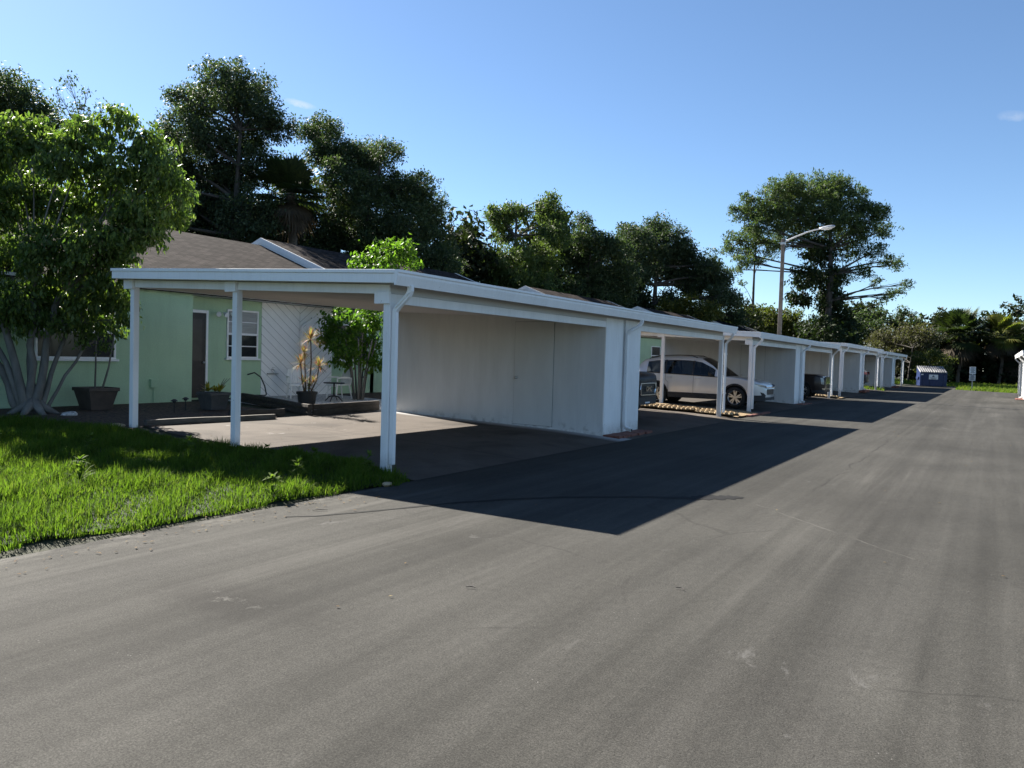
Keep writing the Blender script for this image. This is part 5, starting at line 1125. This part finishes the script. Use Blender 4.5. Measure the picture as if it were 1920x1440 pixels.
    # lamps and grille follow the nose: strips wrapped on the body surface
    def patch(name, mat, s, pts, off=.006, parent=t):
        """pts: (distance behind nose tip along the wrap, z) polygon laid on the rounded front or rear corner"""
        b_ = MB(); e = P.get('_e', 1); us = sorted(set(u for u, _ in pts)); us = sorted(set(us) | set(np.linspace(us[0], us[-1], 18))); outer, inner = [], []
        def span(u):
            zs = []
            for (u0, z0), (u1, z1) in zip(pts, pts[1:]+pts[:1]):
                if abs(u1-u0) < 1e-9:
                    if abs(u-u0) < 1e-9: zs += [z0, z1]
                elif min(u0,u1)-1e-9 <= u <= max(u0,u1)+1e-9: zs.append(z0+(z1-z0)*(u-u0)/(u1-u0))
            return min(zs), max(zs)
        for u in us:
            z0, z1 = span(float(u))
            for k in range(4):
                z = z0+(z1-z0)*k/3; outer.append(wrap(u, z, s, off, e)); inner.append(wrap(u, z, s, -.03, e))
        m_ = len(us); q = len(outer); fs_ = [(a*4+k, a*4+k+1, a*4+k+5, a*4+k+4) for a in range(m_-1) for k in range(3)]
        rim_ = [a*4 for a in range(m_)]+[(m_-1)*4+k for k in range(1,4)]+[a*4+3 for a in range(m_-2,-1,-1)]+[2,1]
        fs_ += [(a, b2, q+b2, q+a) for a, b2 in zip(rim_, rim_[1:]+rim_[:1])]
        b_.add(outer+inner, fs_); return b_.build(name, mat, parent)
    yf = W*plan(L/2)*.955
    def wrap(u, z, s, off, e):
        """u < flat half width: on the flat nose; beyond: round the corner"""
        pl_ = half(e*L/2, z)
        if u <= pl_: return (e*(L/2+off), s*u, z)
        v = u-pl_; x = e*(L/2-v*.55); return (x+e*off*.7, s*(half(x, z)+off*.7), z)
    for nm, mat, e, pts in P['patches']:
        P['_e'] = e
        for s in (-1, 1): patch(nm, mat, s, pts)
    for f in P.get('extra', ()): f(t, P, half, L, W)
    return t
SUVP = dict(L=4.65, W=1.84, wr=.355, wheels=(1.40,-1.33), sill=.27, nose=.02, clad=.17,
    upper=[(-2.325,.74),(-2.30,.86),(-2.22,1.02),(-2.05,1.09),(-1.2,1.07),(.2,1.02),(.85,1.00),(1.0,1.02),(1.5,.98),(1.95,.91),(2.15,.84),(2.27,.74),(2.325,.64)],
    doors=((-1.02,-.02),(-.02,1.02)), handle=.93, cowl=1.02, tail=-2.0, ws_top=.18, rear_top=-1.92,
    roof=[(-2.22,1.03),(-2.0,1.40),(-1.85,1.53),(-1.4,1.62),(-.7,1.665),(-.2,1.66),(.2,1.60),(.6,1.37),(1.02,1.03)],
    panes=((-1.72,.70),), pillars=(-1.03,-.03), seats=(.25,-.75), rails=(-1.75,.05), dark_mirror=True,
    patches=[('grille', M['black'], 1, [(0,.47),(.40,.47),(.46,.62),(.40,.655),(0,.655)]),
             ('headlight', M['lens'], 1, [(.52,.70),(.86,.735),(1.12,.80),(1.16,.835),(.80,.80),(.54,.755)]),
             ('grille_bar', M['chrome'], 1, [(0,.69),(.50,.695),(.52,.72),(0,.71)]),
             ('fog_lamp', M['black'], 1, [(.55,.42),(.78,.44),(.86,.56),(.70,.53)]),
             ('bumper', M['cladding'], 1, [(0,.29),(.75,.29),(.80,.40),(0,.38)]),
             ('tail_light', M['red_lens'], -1, [(.60,.88),(1.05,.92),(1.12,1.02),(.62,1.0)])])
silver = vehicle('parked_car', 'silver crossover parked nose out under the second carport', 'cars parked in the carports', M['paint_silver'], SUVP, (-2.10,20.03,gz(-1.5)+.005), 0); silver.scale = (1.07, 1.07, 1.08)
def truck_front(t, P, half, L, W):
    b = MB(); b.tube([(L/2+.02,-.5,.63),(L/2+.02,-.54,.78),(L/2+.01,-.5,.94),(L/2+.01,.5,.94),(L/2+.02,.54,.78),(L/2+.02,.5,.63),(L/2+.02,-.5,.63)], .026, 6); b.build('grille_surround', M['chrome'], t)
    b = MB()
    for k in range(5): b.tube([(L/2+.016,-.46,.67+.06*k),(L/2+.016,.46,.67+.06*k)], .010, 5)
    b.build('grille_bar', M['cladding'], t)
    cu = bpy.data.curves.new('emblem', 'FONT'); cu.body = 'GMC'; cu.size = .19; cu.extrude = .01; cu.align_x = 'CENTER'; cu.align_y = 'CENTER'
    o = bpy.data.objects.new('emblem', cu); COL.objects.link(o)
    dg = bpy.context.evaluated_depsgraph_get(); dg.update(); me = bpy.data.meshes.new_from_object(o.evaluated_get(dg)); bpy.data.objects.remove(o)
    o = bpy.data.objects.new('emblem', me); COL.objects.link(o); me.materials.clear(); me.materials.append(M['chrome']); o.parent = t; o.location = (L/2+.045,0,.785); o.rotation_euler = (R(90),0,R(90))
    b = MB(); b.box(L/2+.012,L/2+.022,-.16,.16,.40,.44); b.build('plate_holder', M['sign_white'], t)
TRK = dict(L=5.1, W=2.0, wr=.40, wheels=(1.62,-1.45), sill=.36, nose=.03, clad=.10,
    upper=[(-2.55,.8),(-2.5,1.0),(-2.3,1.17),(.7,1.15),(1.0,1.20),(1.6,1.235),(2.1,1.235),(2.40,1.20),(2.50,1.15),(2.55,1.06)],
    doors=((-1.0,.0),(.0,1.05)), handle=1.05, cowl=1.12, tail=-2.2, ws_top=.35, rear_top=-2.1,
    roof=[(-2.45,1.1),(-2.25,1.6),(-2.1,1.78),(-1.2,1.86),(-.3,1.87),(.35,1.80),(.75,1.52),(1.12,1.2)],
    panes=((-1.9,.82),), pillars=(-1.0,0), seats=(.25,-.8), rails=(-1.9,.1),
    patches=[('grille', M['black'], 1, [(0,.62),(.50,.62),(.54,.78),(.50,.94),(0,.94)]),
             ('headlight', M['lens'], 1, [(.60,.78),(.84,.80),(.98,.94),(.92,.98),(.60,.95)]),
             ('bumper', M['cladding'], 1, [(0,.36),(.92,.38),(.95,.57),(0,.56)]),
             ('fog_lamp', M['lens'], 1, [(.66,.50),(.82,.50),(.82,.56),(.66,.56)]),
             ('tail_light', M['red_lens'], -1, [(.66,.9),(1.0,.92),(1.0,1.15),(.66,1.13)])], extra=(truck_front,))
vehicle('parked_car', 'black truck nosing out behind the nearest storage closet', 'cars parked in the carports', M['paint_navy'], TRK, (-3.40,11.55,gz(-3)+.005), 0)
def brown_front(t, P, half, L, W):
    b = MB()
    for k in range(6): b.box(L/2+.012, L/2+.026, -.56, .56, .70+.055*k, .725+.055*k)
    b.build('grille_bar', M['chrome'], t)
BRN = dict(L=4.98, W=1.97, wr=.385, wheels=(1.50,-1.40), sill=.30, nose=.02, clad=.09,
    upper=[(-2.49,.8),(-2.45,.95),(-2.25,1.12),(.6,1.10),(1.0,1.13),(1.5,1.15),(2.1,1.13),(2.36,1.06),(2.46,.95),(2.49,.84)],
    doors=((-1.0,.0),(.0,1.05)), handle=1.0, cowl=1.1, tail=-2.2, ws_top=.3, rear_top=-2.05,
    roof=[(-2.4,1.06),(-2.2,1.5),(-2.05,1.66),(-1.2,1.76),(-.3,1.77),(.3,1.70),(.7,1.45),(1.1,1.13)],
    panes=((-1.9,.80),), pillars=(-1.0,0), seats=(.25,-.8), rails=(-1.9,.1),
    patches=[('grille', M['black'], 1, [(0,.66),(.58,.66),(.60,.84),(.56,1.05),(0,1.05)]),
             ('headlight', M['lens'], 1, [(.72,.68),(.92,.70),(.98,1.0),(.76,1.02)]),
             ('bumper', M['chrome'], 1, [(0,.42),(.80,.43),(.86,.50),(0,.49)]),
             ('tail_light', M['red_lens'], -1, [(.72,.8),(1.0,.82),(1.0,1.1),(.72,1.1)])], extra=(brown_front,))
vehicle('parked_car', 'dark brown vehicle with a bright grille showing past the second closet', 'cars parked in the carports', M['paint_brown'], BRN, (-2.15,31.5,gz(-2)+.005), 0)
SED = dict(SUVP, L=4.5, W=1.8); SED['patches'] = [p for p in SUVP['patches'] if p[0] != 'tail_light']+[('tail_light', M['red_lens'], -1, [(.45,.90),(1.1,.93),(1.2,1.10),(.5,1.08)])]
SED = dict(SED); sc_ = 4.5/4.65
for k in ('upper','roof'): SED[k] = [(x*sc_, z) for x, z in SUVP[k]]
vehicle('parked_car', 'dark car backed in with a red tail lamp past the third closet', 'cars parked in the carports', M['paint_dark'], SED, (-2.35,49.2,gz(-2)+.155), math.pi)

# ------------------------------------------------------------------ sky, sun, camera
SUN = Vector((-1.315,.347,1)).normalized(); EL = math.asin(SUN.z); AZ = math.atan2(SUN.x, SUN.y)
w = bpy.data.worlds.new('World'); scene.world = w; w.use_nodes = True; nt = w.node_tree
bg = nt.nodes['Background']; sky = nt.nodes.new('ShaderNodeTexSky'); sky.sky_type = 'NISHITA'; sky.sun_disc = False
sky.sun_elevation = EL; sky.sun_rotation = AZ; sky.air_density = .82; sky.dust_density = .15; sky.ozone_density = 4.0; sky.altitude = 10
mx = nt.nodes.new('ShaderNodeMix'); mx.data_type = 'RGBA'; mx.blend_type = 'MULTIPLY'; mx.inputs[0].default_value = 1; mx.inputs[7].default_value = (.95,.99,.98,1)
nt.links.new(sky.outputs[0], mx.inputs[6])
# two small faint wisps of cloud
tcw = N(nt, 'ShaderNodeTexCoord'); out_c = mx.outputs[2]
for (dx, dy, dz), wd, ht, st in (((-.709,.642,.292), .020, .0045, .55), ((-.70,.652,.268), .014, .006, .16), ((.007,.964,.267), .016, .006, .22)):
    c_ = Vector((dx,dy,dz)).normalized(); rr = Vector((c_.y,-c_.x,0)).normalized(); uu = rr.cross(c_)
    def dot(vec):
        n_ = N(nt, 'ShaderNodeVectorMath', operation='DOT_PRODUCT'); nt.links.new(tcw.outputs['Generated'], n_.inputs[0]); n_.inputs[1].default_value = vec; return n_.outputs['Value']
    nz = noise(nt, tcw.outputs['Generated'], 90, 5, .7)
    a_ = math_n(nt, 'MULTIPLY', dot(rr), 1/wd); b_ = math_n(nt, 'MULTIPLY', math_n(nt, 'ADD', math_n(nt, 'ADD', dot(uu), math_n(nt, 'MULTIPLY', dot(rr), .14)), math_n(nt, 'MULTIPLY', math_n(nt, 'SUBTRACT', nz, .5), .006)), 1/ht)
    d2 = math_n(nt, 'ADD', math_n(nt, 'MULTIPLY', a_, a_), math_n(nt, 'MULTIPLY', b_, b_))
    f_ = math_n(nt, 'MULTIPLY', math_n(nt, 'MULTIPLY', ramp(nt, d2, [(.0, st), (1.0, 0.0)]), math_n(nt, 'GREATER_THAN', dot(c_), .9)), ramp(nt, nz, [(.35, .4), (.6, 1.0)]))
    out_c = mix(nt, f_, out_c, (5.2,5.4,5.6))
nt.links.new(out_c, bg.inputs['Color'])
bg.inputs['Strength'].default_value = .05
sl = bpy.data.lights.new('sun', 'SUN'); sl.energy = 5.0; sl.angle = R(.53); sl.color = (1,.945,.86)
so = bpy.data.objects.new('sun', sl); COL.objects.link(so); so.rotation_euler = (-SUN).to_track_quat('-Z', 'Y').to_euler(); so.location = (-20,10,30)
cam = bpy.data.cameras.new('camera'); cam.sensor_width = 36; cam.lens = 1438.1/1920*36; cam.clip_start = .1; cam.clip_end = 3000
co = bpy.data.objects.new('camera', cam); COL.objects.link(co); scene.camera = co
yaw, pitch, roll = R(32.023), R(-2.049), R(1.668)
fw = Vector((-math.sin(yaw)*math.cos(pitch), math.cos(yaw)*math.cos(pitch), math.sin(pitch))); rt = Vector((math.cos(yaw), math.sin(yaw), 0)); upv = rt.cross(fw)
r2 = rt*math.cos(roll)+upv*math.sin(roll); u2 = upv*math.cos(roll)-rt*math.sin(roll)
co.matrix_world = Matrix(((r2.x,u2.x,-fw.x,7.087),(r2.y,u2.y,-fw.y,-8.09),(r2.z,u2.z,-fw.z,1.7),(0,0,0,1)))
vs = scene.view_settings; vs.view_transform = 'Standard'; vs.look = 'None'; vs.gamma = 1; vs.use_curve_mapping = False; vs.exposure = 1.85
scene.cycles.max_bounces = 8; scene.cycles.diffuse_bounces = 4; scene.cycles.transparent_max_bounces = 12; scene.cycles.use_denoising = True
